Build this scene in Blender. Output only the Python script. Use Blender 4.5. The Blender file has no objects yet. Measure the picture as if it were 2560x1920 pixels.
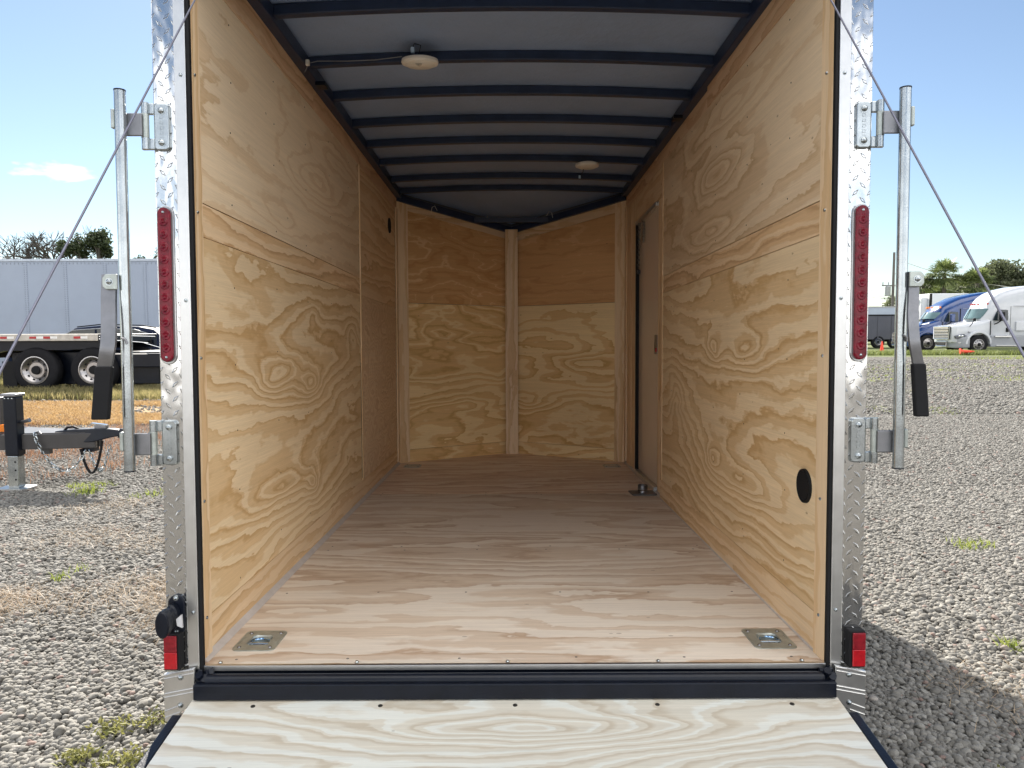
import bpy, math, random
import numpy as np
from mathutils import Vector, Matrix
random.seed(7)
rng = np.random.default_rng(11)
R = math.radians
sc = bpy.context.scene
COL = sc.collection

# ------------------------------------------------------------------ camera
TILT = R(-1.45)                       # the trailer stands slightly nose down
cd = bpy.data.cameras.new('camera'); cam = bpy.data.objects.new('camera', cd); COL.objects.link(cam)
cd.sensor_width = 36.0; cd.lens = 36.0*1850/2560; cd.clip_start = 0.05; cd.clip_end = 3000
p_, y_, r_ = 0.046, 0.0015, 0.0037
fw = Vector((math.sin(y_)*math.cos(p_), math.cos(y_)*math.cos(p_), -math.sin(p_)))
rt = Vector((math.cos(y_), -math.sin(y_), 0)); up = rt.cross(fw)
rt2 = math.cos(r_)*rt-math.sin(r_)*up; up2 = math.sin(r_)*rt+math.cos(r_)*up
RX = Matrix.Rotation(TILT, 3, 'X')
M3 = Matrix((RX@rt2, RX@up2, -(RX@fw))).transposed()
cam.matrix_world = Matrix.Translation(RX@Vector((-0.0082, -2.0024, 0.8694))) @ M3.to_4x4()
sc.camera = cam
sc.render.resolution_x = 1024; sc.render.resolution_y = 768

# ------------------------------------------------------------------ sky and sun
SUN_EL = R(33); SUN_AZ = R(-15)       # azimuth clockwise from +Y: ahead and a little to the left
wd = bpy.data.worlds.new('World'); sc.world = wd; wd.use_nodes = True
nt = wd.node_tree; N = nt.nodes; Lk = nt.links; N.clear()
wo = N.new('ShaderNodeOutputWorld'); bg = N.new('ShaderNodeBackground'); sky = N.new('ShaderNodeTexSky')
sky.sky_type = 'NISHITA'; sky.sun_disc = False; sky.sun_elevation = SUN_EL; sky.sun_rotation = SUN_AZ
sky.air_density = 1.0; sky.dust_density = 0.1; sky.ozone_density = 2.5
bg.inputs[1].default_value = 0.05
tc = N.new('ShaderNodeTexCoord')
FILL_CLOUDV = 21.0     # brightness of the added fill clouds, a few times the blue
def wn(t, **k):
    n = N.new(t)
    for a, b in k.items(): setattr(n, a, b)
    return n
def cloudmask(direction, sx, sz, scale, thr):
    # direction-space ellipse times noise
    sub = wn('ShaderNodeVectorMath', operation='SUBTRACT'); sub.inputs[1].default_value = direction
    Lk.new(tc.outputs['Generated'], sub.inputs[0])
    mul = wn('ShaderNodeVectorMath', operation='MULTIPLY'); mul.inputs[1].default_value = (1/sx, 1/sx, 1/sz)
    Lk.new(sub.outputs[0], mul.inputs[0])
    ln = wn('ShaderNodeVectorMath', operation='LENGTH'); Lk.new(mul.outputs[0], ln.inputs[0])
    nz = wn('ShaderNodeTexNoise'); nz.inputs['Scale'].default_value = scale; nz.inputs['Detail'].default_value = 7
    mp = wn('ShaderNodeMapping'); mp.inputs['Scale'].default_value = (1, 1, 2.6); Lk.new(tc.outputs['Generated'], mp.inputs[0])
    Lk.new(mp.outputs[0], nz.inputs['Vector'])
    m1 = wn('ShaderNodeMath', operation='MULTIPLY_ADD'); Lk.new(nz.outputs[0], m1.inputs[0]); m1.inputs[1].default_value = 2.2; m1.inputs[2].default_value = thr
    m2 = wn('ShaderNodeMath', operation='SUBTRACT'); Lk.new(m1.outputs[0], m2.inputs[0]); Lk.new(ln.outputs['Value'], m2.inputs[1])
    m3 = wn('ShaderNodeMapRange'); Lk.new(m2.outputs[0], m3.inputs[0]); m3.inputs[1].default_value = 0.0; m3.inputs[2].default_value = 1.1
    return m3.outputs[0]
CLOUDDIR = (-0.5078, 0.8431, 0.1790)
c1 = cloudmask(CLOUDDIR, 0.050, 0.016, 26, -0.45)
c2 = cloudmask((-0.566, 0.820, 0.076), 0.05, 0.022, 14, -0.35)
mx = wn('ShaderNodeMath', operation='MAXIMUM'); Lk.new(c1, mx.inputs[0]); Lk.new(c2, mx.inputs[1])
# broken cumulus added out of view behind the camera, as fill for the interior
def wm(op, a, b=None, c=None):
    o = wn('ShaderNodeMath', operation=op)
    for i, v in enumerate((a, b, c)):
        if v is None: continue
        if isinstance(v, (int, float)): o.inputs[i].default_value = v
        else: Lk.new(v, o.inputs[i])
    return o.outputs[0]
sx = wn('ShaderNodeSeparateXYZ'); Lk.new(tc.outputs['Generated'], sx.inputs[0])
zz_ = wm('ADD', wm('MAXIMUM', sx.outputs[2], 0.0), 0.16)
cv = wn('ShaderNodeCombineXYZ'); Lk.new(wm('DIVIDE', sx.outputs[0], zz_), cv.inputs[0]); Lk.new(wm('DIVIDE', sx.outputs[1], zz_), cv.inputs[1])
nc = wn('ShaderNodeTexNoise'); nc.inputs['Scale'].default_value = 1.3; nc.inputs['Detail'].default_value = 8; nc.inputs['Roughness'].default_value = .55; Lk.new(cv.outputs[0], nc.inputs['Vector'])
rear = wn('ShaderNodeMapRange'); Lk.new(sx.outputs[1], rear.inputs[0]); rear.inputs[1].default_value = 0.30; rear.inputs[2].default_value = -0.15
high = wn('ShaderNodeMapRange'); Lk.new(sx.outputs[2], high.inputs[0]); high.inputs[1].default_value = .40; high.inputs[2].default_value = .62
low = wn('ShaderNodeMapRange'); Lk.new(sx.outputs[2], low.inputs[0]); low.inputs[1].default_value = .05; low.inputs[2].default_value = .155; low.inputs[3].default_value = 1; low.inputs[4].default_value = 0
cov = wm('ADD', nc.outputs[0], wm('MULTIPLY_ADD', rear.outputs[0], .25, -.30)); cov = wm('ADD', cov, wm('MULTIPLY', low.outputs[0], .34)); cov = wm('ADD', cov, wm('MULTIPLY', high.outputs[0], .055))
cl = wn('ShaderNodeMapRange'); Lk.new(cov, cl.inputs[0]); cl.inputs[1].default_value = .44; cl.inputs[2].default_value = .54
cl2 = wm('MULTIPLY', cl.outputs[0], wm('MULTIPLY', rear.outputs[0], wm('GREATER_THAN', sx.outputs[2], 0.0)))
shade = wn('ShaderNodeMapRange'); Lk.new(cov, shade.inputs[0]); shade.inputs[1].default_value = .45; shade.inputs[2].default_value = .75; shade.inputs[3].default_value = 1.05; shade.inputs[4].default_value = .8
ccol = wn('ShaderNodeMix', data_type='RGBA', blend_type='MULTIPLY'); ccol.inputs[0].default_value = 1; ccol.inputs[6].default_value = (FILL_CLOUDV, FILL_CLOUDV*.985, FILL_CLOUDV*.965, 1); Lk.new(shade.outputs[0], ccol.inputs[7])
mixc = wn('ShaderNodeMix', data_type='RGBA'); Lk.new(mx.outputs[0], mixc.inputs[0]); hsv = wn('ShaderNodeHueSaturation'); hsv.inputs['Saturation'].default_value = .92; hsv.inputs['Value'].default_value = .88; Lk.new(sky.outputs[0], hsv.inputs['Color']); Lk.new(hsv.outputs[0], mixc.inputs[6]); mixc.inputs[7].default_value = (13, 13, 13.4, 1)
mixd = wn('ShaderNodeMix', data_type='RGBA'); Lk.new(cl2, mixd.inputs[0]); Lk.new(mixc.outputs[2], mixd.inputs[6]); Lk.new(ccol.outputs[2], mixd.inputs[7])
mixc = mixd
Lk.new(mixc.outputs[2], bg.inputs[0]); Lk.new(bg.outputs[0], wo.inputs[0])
sl = bpy.data.lights.new('sun', 'SUN'); so = bpy.data.objects.new('sun', sl); COL.objects.link(so)
sl.energy = 4.6; sl.angle = R(0.6); sl.color = (1.0, 0.94, 0.85)
sd = Vector((math.sin(SUN_AZ)*math.cos(SUN_EL), math.cos(SUN_AZ)*math.cos(SUN_EL), math.sin(SUN_EL)))
so.rotation_euler = sd.to_track_quat('Z', 'Y').to_euler()
vs = sc.view_settings; vs.view_transform = 'Standard'; vs.look = 'None'; vs.exposure = 1.75; vs.gamma = 1
sc.cycles.max_bounces = 14; sc.cycles.diffuse_bounces = 12

GZ = -0.41                            # ground height

# ------------------------------------------------------------------ materials
def newmat(name):
    m = bpy.data.materials.new(name); m.use_nodes = True
    return m, m.node_tree, m.node_tree.nodes['Principled BSDF']
class NT:
    def __init__(s, t): s.t = t
    def n(s, ty, **k):
        o = s.t.nodes.new(ty)
        for a, b in k.items(): setattr(o, a, b)
        return o
    def l(s, a, b): s.t.links.new(a, b)
    def math(s, op, a, b=None, c=None):
        o = s.n('ShaderNodeMath', operation=op)
        for i, v in enumerate((a, b, c)):
            if v is None: continue
            if isinstance(v, (int, float)): o.inputs[i].default_value = v
            else: s.l(v, o.inputs[i])
        return o.outputs[0]
    def noise(s, vec, scale, detail=2, rough=.5, dist=0):
        o = s.n('ShaderNodeTexNoise'); o.inputs['Scale'].default_value = scale; o.inputs['Detail'].default_value = detail
        o.inputs['Roughness'].default_value = rough; o.inputs['Distortion'].default_value = dist
        if vec is not None: s.l(vec, o.inputs['Vector'])
        return o.outputs[0]
    def mapping(s, vec, scale=(1,1,1), loc=(0,0,0), rot=(0,0,0)):
        o = s.n('ShaderNodeMapping'); o.inputs['Scale'].default_value = scale; o.inputs['Location'].default_value = loc; o.inputs['Rotation'].default_value = rot
        s.l(vec, o.inputs[0]); return o.outputs[0]
    def ramp(s, fac, stops, interp='LINEAR'):
        o = s.n('ShaderNodeValToRGB'); e = o.color_ramp; e.interpolation = interp
        while len(e.elements) < len(stops): e.elements.new(0.5)
        for el, (p, c) in zip(e.elements, stops):
            el.position = p; el.color = (c[0], c[1], c[2], 1) if isinstance(c, (tuple, list)) else (c, c, c, 1)
        s.l(fac, o.inputs[0]); return o.outputs[0]
    def mix(s, fac, a, b, blend='MIX'):
        o = s.n('ShaderNodeMix', data_type='RGBA', blend_type=blend)
        for i, v in ((0, fac), (6, a), (7, b)):
            if isinstance(v, (int, float)): o.inputs[i].default_value = v
            elif isinstance(v, tuple): o.inputs[i].default_value = (*v, 1)
            else: s.l(v, o.inputs[i])
        return o.outputs[2]
    def bump(s, h, dist, strength=1.0):
        o = s.n('ShaderNodeBump'); o.inputs['Distance'].default_value = dist; o.inputs['Strength'].default_value = strength
        s.l(h, o.inputs['Height']); return o.outputs[0]

def simple(name, col, rough=.5, metal=0., var=.12, scale=8, bump=0., coat=0., spec=None, alpha=None):
    m, t, b = newmat(name); q = NT(t)
    tcn = q.n('ShaderNodeTexCoord')
    n1 = q.noise(tcn.outputs['Object'], scale, 5, .6)
    lo = tuple(c*(1-var) for c in col); hi = tuple(min(1, c*(1+var)) for c in col)
    q.l(q.ramp(n1, [(.3, lo), (.7, hi)]), b.inputs['Base Color'])
    r = q.math('MULTIPLY_ADD', n1, .25*rough, rough*.87); q.l(r, b.inputs['Roughness'])
    b.inputs['Metallic'].default_value = metal
    if coat: b.inputs['Coat Weight'].default_value = coat; b.inputs['Coat Roughness'].default_value = .05
    if spec is not None: b.inputs['Specular IOR Level'].default_value = spec
    if bump:
        n2 = q.noise(tcn.outputs['Object'], scale*12, 3, .6); q.l(q.bump(n2, bump), b.inputs['Normal'])
    return m

def wood(name, light, mid, dark, bands=7, su=.9, sv=3.4, off=(0, 0), slope=2.0, red=None, seed=0., cover=.5, rough=.55, fine=.10, bumpd=.0004, eyes=()):
    """rotary-cut pine plywood: long contour bands with one sharp edge, cathedral eyes, and fibres;
    uv is in metres, u along the grain; eyes = (u, v, half length, half height, strength)"""
    m, t, b = newmat(name); q = NT(t)
    uv = q.n('ShaderNodeUVMap').outputs[0]
    p0 = q.mapping(uv, (1, 1, 1), (off[0]+seed*3.1, off[1]+seed*1.7, seed))
    w0 = q.noise(q.mapping(p0, (2.2, 7, 1)), 1.0, 2)
    ws = q.n('ShaderNodeCombineXYZ'); q.l(q.math('MULTIPLY_ADD', w0, .30, -.15), ws.inputs[0]); q.l(q.math('MULTIPLY_ADD', w0, .035, -.017), ws.inputs[1])
    add = q.n('ShaderNodeVectorMath', operation='ADD'); q.l(p0, add.inputs[0]); q.l(ws.outputs[0], add.inputs[1])
    p = add.outputs[0]
    n1 = q.noise(q.mapping(p, (su*1.15, sv*1.35, 1)), 1.0, 2.2, .42)
    n1b = q.noise(q.mapping(p, (2.6, 9, 1), (3, 1, 0)), 1.0, 2.5, .55)
    n1c = q.noise(q.mapping(p, (11, 15, 1), (7, 2, 0)), 1.0, 2, .6)
    n2 = q.noise(q.mapping(p, (14, 60, 1)), 1.0, 3, .65)
    n3 = q.noise(q.mapping(p, (.7, 2.2, 1), (5, 2, 0)), 1.0, 1)
    sep = q.n('ShaderNodeSeparateXYZ'); q.l(p, sep.inputs[0])
    h = q.math('MULTIPLY', n1, bands)
    h = q.math('MULTIPLY', h, 1.35)
    h = q.math('MULTIPLY_ADD', sep.outputs[1], slope*.72, h)
    h = q.math('MULTIPLY_ADD', n1b, 1.5, h)
    h = q.math('MULTIPLY_ADD', n1c, .45, h)
    h = q.math('MULTIPLY_ADD', n2, .32, h)
    if eyes:
        su_ = q.n('ShaderNodeSeparateXYZ'); wu = q.n('ShaderNodeVectorMath', operation='ADD'); q.l(uv, wu.inputs[0]); q.l(ws.outputs[0], wu.inputs[1]); q.l(wu.outputs[0], su_.inputs[0])
        for (eu, ev, ru, rv, amp) in eyes:
            du = q.math('MULTIPLY', q.math('SUBTRACT', su_.outputs[0], eu), 1/ru); dv = q.math('MULTIPLY', q.math('SUBTRACT', su_.outputs[1], ev), 1/rv)
            r2 = q.math('ADD', q.math('MULTIPLY', du, du), q.math('MULTIPLY', dv, dv))
            h = q.math('MULTIPLY_ADD', q.math('DIVIDE', 1.0, q.math('ADD', 1.0, r2)), amp, h)
    fr = q.math('FRACT', h)
    sh = q.math('MULTIPLY_ADD', n3, 1.3, -.65+(.5-cover))
    fr2 = q.math('SUBTRACT', fr, sh)
    c = q.ramp(fr2, [(.0, light), (.34, light), (.46, mid), (.70, mid), (.88, dark), (.95, dark), (1.0, mid)])
    wrap = q.ramp(fr, [(.0, 1.), (.945, 1.), (.985, 0.)])
    c = q.mix(wrap, light, c)
    n5 = q.noise(q.mapping(p0, (.8, 1.5, 1), (9, 1, 0)), 1.0, 3)
    tone = q.ramp(n5, [(.3, (.90, .88, .86)), (.7, (1.05, 1.05, 1.04))])
    c = q.mix(1.0, c, tone, 'MULTIPLY')
    if red:
        n6 = q.noise(q.mapping(p0, (1.1, 5, 1), (3, 7, 0)), 1.0, 4)
        c = q.mix(q.ramp(n6, [(.42, 0.), (.62, .75)]), c, red)
    f1 = q.noise(q.mapping(p0, (6, 330, 1)), 1.0, 3, .7)
    f2 = q.noise(q.mapping(p0, (40, 900, 1)), 1.0, 2, .7)
    f3 = q.noise(q.mapping(p0, (1.5, 60, 1)), 1.0, 3, .6)
    fb = q.math('ADD', q.math('ADD', q.math('MULTIPLY', f1, .5), q.math('MULTIPLY', f2, .2)), q.math('MULTIPLY', f3, .3))
    c = q.mix(1.0, c, q.ramp(fb, [(.32, 1-fine*1.6), (.68, 1+fine)]), 'MULTIPLY')
    v = q.n('ShaderNodeTexVoronoi'); v.inputs['Scale'].default_value = 1.0; q.l(q.mapping(p0, (6, 13, 1)), v.inputs['Vector'])
    kn = q.math('LESS_THAN', v.outputs['Distance'], .05)
    sel = q.math('GREATER_THAN', q.noise(q.mapping(p0, (3, 3, 1), (2, 9, 0)), 1.0, 1), .52)
    c = q.mix(q.math('MULTIPLY', q.math('MULTIPLY', kn, sel), .6), c, tuple(x*.45 for x in dark))
    q.l(c, b.inputs['Base Color'])
    b.inputs['Roughness'].default_value = rough; b.inputs['Specular IOR Level'].default_value = .35
    hh = q.math('ADD', fb, q.math('MULTIPLY', fr, .25))
    q.l(q.bump(hh, bumpd, .7), b.inputs['Normal'])
    return m

PL = (.80, .625, .40); PM = (.70, .50, .28); PD = (.58, .375, .175)
PL2 = (.78, .62, .43); PM2 = (.71, .53, .34); PD2 = (.58, .40, .225)
W_A1 = wood('ply_upper_left', PL2, PM2, PD2, 3.5, .45, 1.6, seed=1.3, slope=6, cover=.42, eyes=((1.35, 1.62, .42, .085, 4.5), (.85, 1.36, .3, .05, 2.2), (1.9, 1.80, .5, .06, 3)))
W_A2 = wood('ply_lower_left', PL, PM, PD, 5.5, .55, 1.5, seed=2.1, slope=15, cover=.5, eyes=((1.20, .73, .10, .05, 3.2), (.75, .78, .35, .07, 4), (1.2, .30, .12, .05, 3.5), (.75, .36, .4, .06, 4), (2.05, .95, .18, .08, -3), (1.25, 1.02, .15, .06, -2)))
W_C1 = wood('ply_upper_right', PL2, PM2, PD2, 3.5, .45, 1.6, seed=5.6, slope=6, cover=.44, eyes=((1.1, 1.60, .36, .08, 4.5), (.95, 1.82, .45, .05, 3), (1.25, 1.38, .35, .045, 2.5)))
W_C2 = wood('ply_lower_right', PL, PM, PD, 5.5, .55, 1.5, seed=6.4, slope=15, cover=.52, eyes=((1.15, .87, .09, .05, 3), (.72, .86, .3, .07, 4), (1.15, .40, .10, .05, 3), (.72, .36, .35, .07, 4), (1.9, .60, .15, .12, -3.5)))
W_B = wood('ply_dense', (.78,.60,.41), (.71,.51,.32), (.61,.42,.25), 14, 2.4, 3, seed=3.7, slope=22, cover=.6)
W_TOP = wood('ply_red_strip', (.74,.53,.345), (.66,.435,.26), (.54,.325,.18), 3, .8, 4, seed=4.4, slope=16, cover=.6)
W_STRIP = wood('ply_strip', (.78,.58,.37), (.69,.47,.265), (.55,.345,.18), 3, .8, 3, seed=14.4, slope=22, cover=.6, eyes=((.2, 1.24, .12, .03, 3),))
W_TRIM = wood('ply_trim', (.80,.605,.39), (.72,.50,.28), (.60,.39,.20), 3, .5, 5, seed=8.2, slope=18, cover=.42)
W_V1 = wood('ply_nose_upper', (.82,.57,.30), (.68,.40,.18), (.60,.325,.13), 5, 1.5, 3, seed=9.9, slope=9, cover=.95)
W_V2 = wood('ply_nose_upper_plain', (.74,.47,.24), (.67,.395,.185), (.60,.335,.15), 3, .9, 3, seed=12.1, slope=8, cover=1.0)
W_V3 = wood('ply_nose_lower', (.90,.69,.37), (.80,.54,.25), (.66,.41,.16), 7, 1.1, 2.6, seed=15.3, slope=12, cover=.55, eyes=((.25, .68, .25, .06, 3), (.55, .42, .3, .06, -3)))
W_V4 = wood('ply_nose_lower_pale', (.90,.70,.39), (.80,.545,.26), (.66,.41,.16), 6, .9, 2.4, seed=18.8, slope=9, cover=.45, eyes=((.7, .75, .25, .07, 3), (.15, .45, .2, .08, 3)))
W_FL = wood('ply_floor', (.76,.68,.585), (.66,.545,.435), (.52,.385,.28), 7, .45, 2.0, seed=21.0, slope=4.5, cover=.48, rough=.42, fine=.15)
W_FL2 = wood('ply_floor_pink', (.88,.75,.62), (.78,.61,.465), (.64,.45,.325), 5, .5, 2, seed=24.0, slope=9, cover=.6, rough=.45, fine=.15)
W_RAMP = wood('ply_ramp', (.68,.69,.64), (.62,.59,.51), (.52,.465,.375), 6, .8, 1.8, seed=27.4, slope=13, cover=.5, rough=.42, eyes=((.05, -.13, .3, .05, 4), (-.5, -.4, .5, .08, 3), (.6, -.3, .3, .07, -3)))

BLACK = simple('black_paint', (.004, .006, .012), .34, 0, .3, 14, .0006, spec=.3)
NAVY = simple('black_steel_tube', (.014, .026, .062), .4, 0, .25, 10, .0003)
RUBBER = simple('rubber', (.008, .008, .009), .7, 0, .2, 30, spec=.25)
CEIL = simple('ceiling_sheet', (.30, .40, .60), .5, .25, .10, 2.5, .004)
ALU = simple('mill_aluminium', (.62, .615, .60), .32, 1, .06, 20, .0001)
ZINC = simple('zinc_plated_steel', (.40, .43, .44), .24, 1, .18, 16, .0002)
ZINCY = simple('yellow_zinc_steel', (.40, .43, .40), .38, .7, .2, 25, .0003)
STEEL = simple('dull_steel', (.24, .24, .25), .42, 1, .15, 20, .0003)
CHROME = simple('chrome', (.85, .86, .87), .08, 1, .03, 4)
WHITEP = simple('white_plastic', (.82, .78, .70), .4, 0, .03, 6)
SEAL = simple('sealant', (.50, .45, .41), .55, 0, .1, 20)
REDL = simple('red_lens', (.15, .002, .012), .22, 0, .45, 60, spec=.3)
REDB = simple('bright_red_lens', (.38, .006, .012), .14, 0, .2, 90, coat=.5)
REDD = simple('dark_red_plastic', (.22, .008, .015), .25, 0, .3, 80)
SCREW = simple('screw_dark', (.05, .045, .04), .4, .6)
EXTW = simple('outer_skin', (.12, .12, .13), .3, .2, .05)
CABLE = simple('cable_steel', (.22, .22, .27), .5, .5, .1, 200)
WHITE = simple('white_truck_paint', (.56, .575, .60), .25, 0, .04, 3, coat=.6)
BLUE = simple('blue_truck_paint', (.003, .035, .15), .22, 0, .2, 2, coat=.8)
GREYP = simple('grey_plastic', (.30, .31, .33), .45, 0, .06)
DKBL = simple('dark_suv_paint', (.008, .013, .032), .6, 0, .2, 3, spec=.12)
GLASS = simple('dark_glass', (.02, .03, .035), .12, 0, .1, 2, coat=.3)
WSHIELD = simple('windscreen_glass', (.16, .24, .24), .06, 0, .3, 1.2, coat=1)
TYRE = simple('tyre_rubber', (.011, .011, .013), .8, 0, .25, 6, .002, spec=.2)
TRAILW = simple('white_trailer_sheet', (.30, .345, .43), .4, 0, .06, .8)
DKGREY = simple('dark_grey_box', (.09, .09, .10), .4, 0, .1, 1)
WOODG = simple('weathered_deck_edge', (.48, .45, .40), .7, .1, .25, 6)
CONE = simple('cone_orange', (.85, .07, .03), .5, 0, .1)
POLE = simple('grey_pole', (.13, .12, .11), .8)
BARK = simple('bark', (.085, .075, .065), .9, 0, .3, 3)
AMBER = simple('amber_lens', (.8, .22, .02), .2, 0, .2, 60)

# diamond tread plate
def tread():
    m, t, b = newmat('diamond_tread_plate'); q = NT(t)
    g = q.n('ShaderNodeTexCoord').outputs['Object']
    s = q.n('ShaderNodeSeparateXYZ'); q.l(g, s.inputs[0])
    k = 1/.039
    nz = q.noise(g, 18, 2)
    a = q.math('MULTIPLY_ADD', s.outputs[0], k, 40.0); c = q.math('MULTIPLY_ADD', s.outputs[2], k, 40.0)
    # rotate 45 deg
    a2 = q.math('ADD', a, c); c2 = q.math('SUBTRACT', a, c); c2 = q.math('ADD', c2, 100.0)
    par = q.math('MODULO', q.math('ADD', q.math('FLOOR', a2), q.math('FLOOR', c2)), 2.0)
    fa = q.math('ABSOLUTE', q.math('SUBTRACT', q.math('FRACT', a2), .5)); fc = q.math('ABSOLUTE', q.math('SUBTRACT', q.math('FRACT', c2), .5))
    mx_ = q.n('ShaderNodeMix', data_type='FLOAT'); q.l(par, mx_.inputs[0]); q.l(fa, mx_.inputs[2]); q.l(fc, mx_.inputs[3])
    my_ = q.n('ShaderNodeMix', data_type='FLOAT'); q.l(par, my_.inputs[0]); q.l(fc, my_.inputs[2]); q.l(fa, my_.inputs[3])
    d = q.math('ADD', q.math('MULTIPLY', mx_.outputs[0], 2.3), q.math('MULTIPLY', my_.outputs[0], 6.5))
    h = q.n('ShaderNodeMapRange'); h.interpolation_type = 'SMOOTHSTEP'; q.l(d, h.inputs[0]); h.inputs[1].default_value = 1.05; h.inputs[2].default_value = .6; h.inputs[3].default_value = 0; h.inputs[4].default_value = 1
    wav = q.noise(q.mapping(g, (1, 1, .5)), 14, 2)
    b1 = q.n('ShaderNodeBump'); b1.inputs['Distance'].default_value = .005; b1.inputs['Strength'].default_value = .8; q.l(wav, b1.inputs['Height'])
    b2 = q.n('ShaderNodeBump'); b2.inputs['Distance'].default_value = .005; q.l(h.outputs[0], b2.inputs['Height']); q.l(b1.outputs[0], b2.inputs['Normal'])
    q.l(b2.outputs[0], b.inputs['Normal'])
    b.inputs['Base Color'].default_value = (.70, .70, .69, 1); b.inputs['Metallic'].default_value = 1; b.inputs['Roughness'].default_value = .13
    return m
TREAD = tread()

# ------------------------------------------------------------------ mesh helpers
class MB:
    def __init__(s): s.v = []; s.f = []
    def add(s, vs, fs):
        o = len(s.v); s.v += [tuple(p) for p in vs]; s.f += [tuple(i+o for i in f) for f in fs]; return s
    def box(s, x0, x1, y0, y1, z0, z1):
        return s.add([(x0,y0,z0),(x1,y0,z0),(x1,y1,z0),(x0,y1,z0),(x0,y0,z1),(x1,y0,z1),(x1,y1,z1),(x0,y1,z1)],
                     [(0,3,2,1),(4,5,6,7),(0,1,5,4),(1,2,6,5),(2,3,7,6),(3,0,4,7)])
    def prism(s, poly, a0, a1, axis='y'):
        """poly: 2-D points in the plane across axis, extruded from a0 to a1"""
        n = len(poly)
        def P(u, w, a): return (u, a, w) if axis == 'y' else ((a, u, w) if axis == 'x' else (u, w, a))
        vs = [P(u, w, a0) for u, w in poly]+[P(u, w, a1) for u, w in poly]
        fs = [tuple(range(n)), tuple(range(2*n-1, n-1, -1))]+[(i, i+n, (i+1) % n+n, (i+1) % n) for i in range(n)]
        return s.add(vs, fs)
    def tube(s, path, r, n=10, close=False, flat=None):
        path = [Vector(p) for p in path]; m = len(path); rings = []
        rr = r if isinstance(r, (list, tuple)) else [r]*m
        prev = None
        for i, p in enumerate(path):
            if close: d = path[(i+1) % m]-path[i-1]
            else: d = (path[min(i+1, m-1)]-path[max(i-1, 0)])
            d.normalize()
            if prev is None:
                a = Vector((0, 0, 1)) if abs(d.z) < .9 else Vector((1, 0, 0))
                u = d.cross(a).normalized()
            else:
                u = (prev-d*prev.dot(d)).normalized()
            prev = u; w = d.cross(u)
            rings.append([p+u*math.cos(2*math.pi*k/n)*rr[i]+w*math.sin(2*math.pi*k/n)*rr[i]*(flat or 1) for k in range(n)])
        vs = [q for g in rings for q in g]; fs = []
        for i in range(m if close else m-1):
            j = (i+1) % m
            for k in range(n): fs.append((i*n+k, i*n+(k+1) % n, j*n+(k+1) % n, j*n+k))
        if not close: fs += [tuple(range(n-1, -1, -1)), tuple((m-1)*n+k for k in range(n))]
        return s.add(vs, fs)
    def lathe(s, prof, c=(0,0,0), axis='z', n=24):
        """prof: (radius, height) pairs; revolved round axis at c"""
        vs = []; fs = []; m = len(prof)
        for i in range(n):
            a = 2*math.pi*i/n; ca, sa = math.cos(a), math.sin(a)
            for r, h in prof:
                if axis == 'z': p = (r*ca, r*sa, h)
                elif axis == 'y': p = (r*ca, h, r*sa)
                else: p = (h, r*ca, r*sa)
                vs.append((p[0]+c[0], p[1]+c[1], p[2]+c[2]))
        for i in range(n):
            j = (i+1) % n
            for k in range(m-1): fs.append((i*m+k, j*m+k, j*m+k+1, i*m+k+1))
        return s.add(vs, fs)
    def build(s, name, mat, parent=None, grain='x', bevel=0, smooth=False, loc=None, rotz=0, off=(0,0), seg=2):
        me = bpy.data.meshes.new(name); me.from_pydata(s.v, [], s.f); me.validate()
        import bmesh
        bm = bmesh.new(); bm.from_mesh(me); bmesh.ops.recalc_face_normals(bm, faces=bm.faces)
        uvl = bm.loops.layers.uv.new('UVMap'); gi = 'xyz'.index(grain)
        for f in bm.faces:
            nn = [abs(c) for c in f.normal]; k = nn.index(max(nn))
            ax = [i for i in range(3) if i != k]
            if gi in ax: u = gi; v = [i for i in ax if i != gi][0]
            else: u, v = ax
            for lp in f.loops: lp[uvl].uv = (lp.vert.co[u]+off[0], lp.vert.co[v]+off[1])
            f.smooth = smooth
        bm.to_mesh(me); bm.free()
        me.materials.append(mat)
        o = bpy.data.objects.new(name, me); COL.objects.link(o); o.parent = parent
        if loc: o.location = loc
        o.rotation_euler.z = rotz
        if bevel:
            b = o.modifiers.new('bevel', 'BEVEL'); b.width = bevel; b.segments = seg; b.limit_method = 'ANGLE'; b.angle_limit = R(40)
        if smooth:
            me.set_sharp_from_angle(angle=R(35))
        return o
def tag(o, label=None, cat=None, group=None, kind=None):
    if label: o['label'] = label
    if cat: o['category'] = cat
    if group: o['group'] = group
    if kind: o['kind'] = kind
    return o
def empty(name, loc, label, cat, group=None, rot=(0,0,0)):
    o = bpy.data.objects.new(name, None); COL.objects.link(o); o.location = loc; o.rotation_euler = rot; o.empty_display_size = .2
    return tag(o, label, cat, group)
def kids(o): return [c for c in bpy.data.objects if c.parent is o]
def copy_tree(o, parent=None):
    c = o.copy(); COL.objects.link(c); c.parent = parent
    for ch in kids(o):
        copy_tree(ch, c)
    return c
def stadium(cx, cz, w, h, n=8):
    r = w/2; pts = []
    for i in range(n+1):
        a = math.pi*i/n; pts.append((cx+r*math.cos(a), cz+h/2-r+r*math.sin(a)))
    for i in range(n+1):
        a = math.pi+math.pi*i/n; pts.append((cx+r*math.cos(a), cz-h/2+r+r*math.sin(a)))
    return pts
def rrect(cx, cz, w, h, r, n=4):
    pts = []
    for (sx, sz, a0) in ((1, 1, 0), (-1, 1, 90), (-1, -1, 180), (1, -1, 270)):
        for i in range(n+1):
            a = R(a0+90*i/n); pts.append((cx+sx*(w/2-r)+r*math.cos(a), cz+sz*(h/2-r)+r*math.sin(a)))
    return pts

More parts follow.
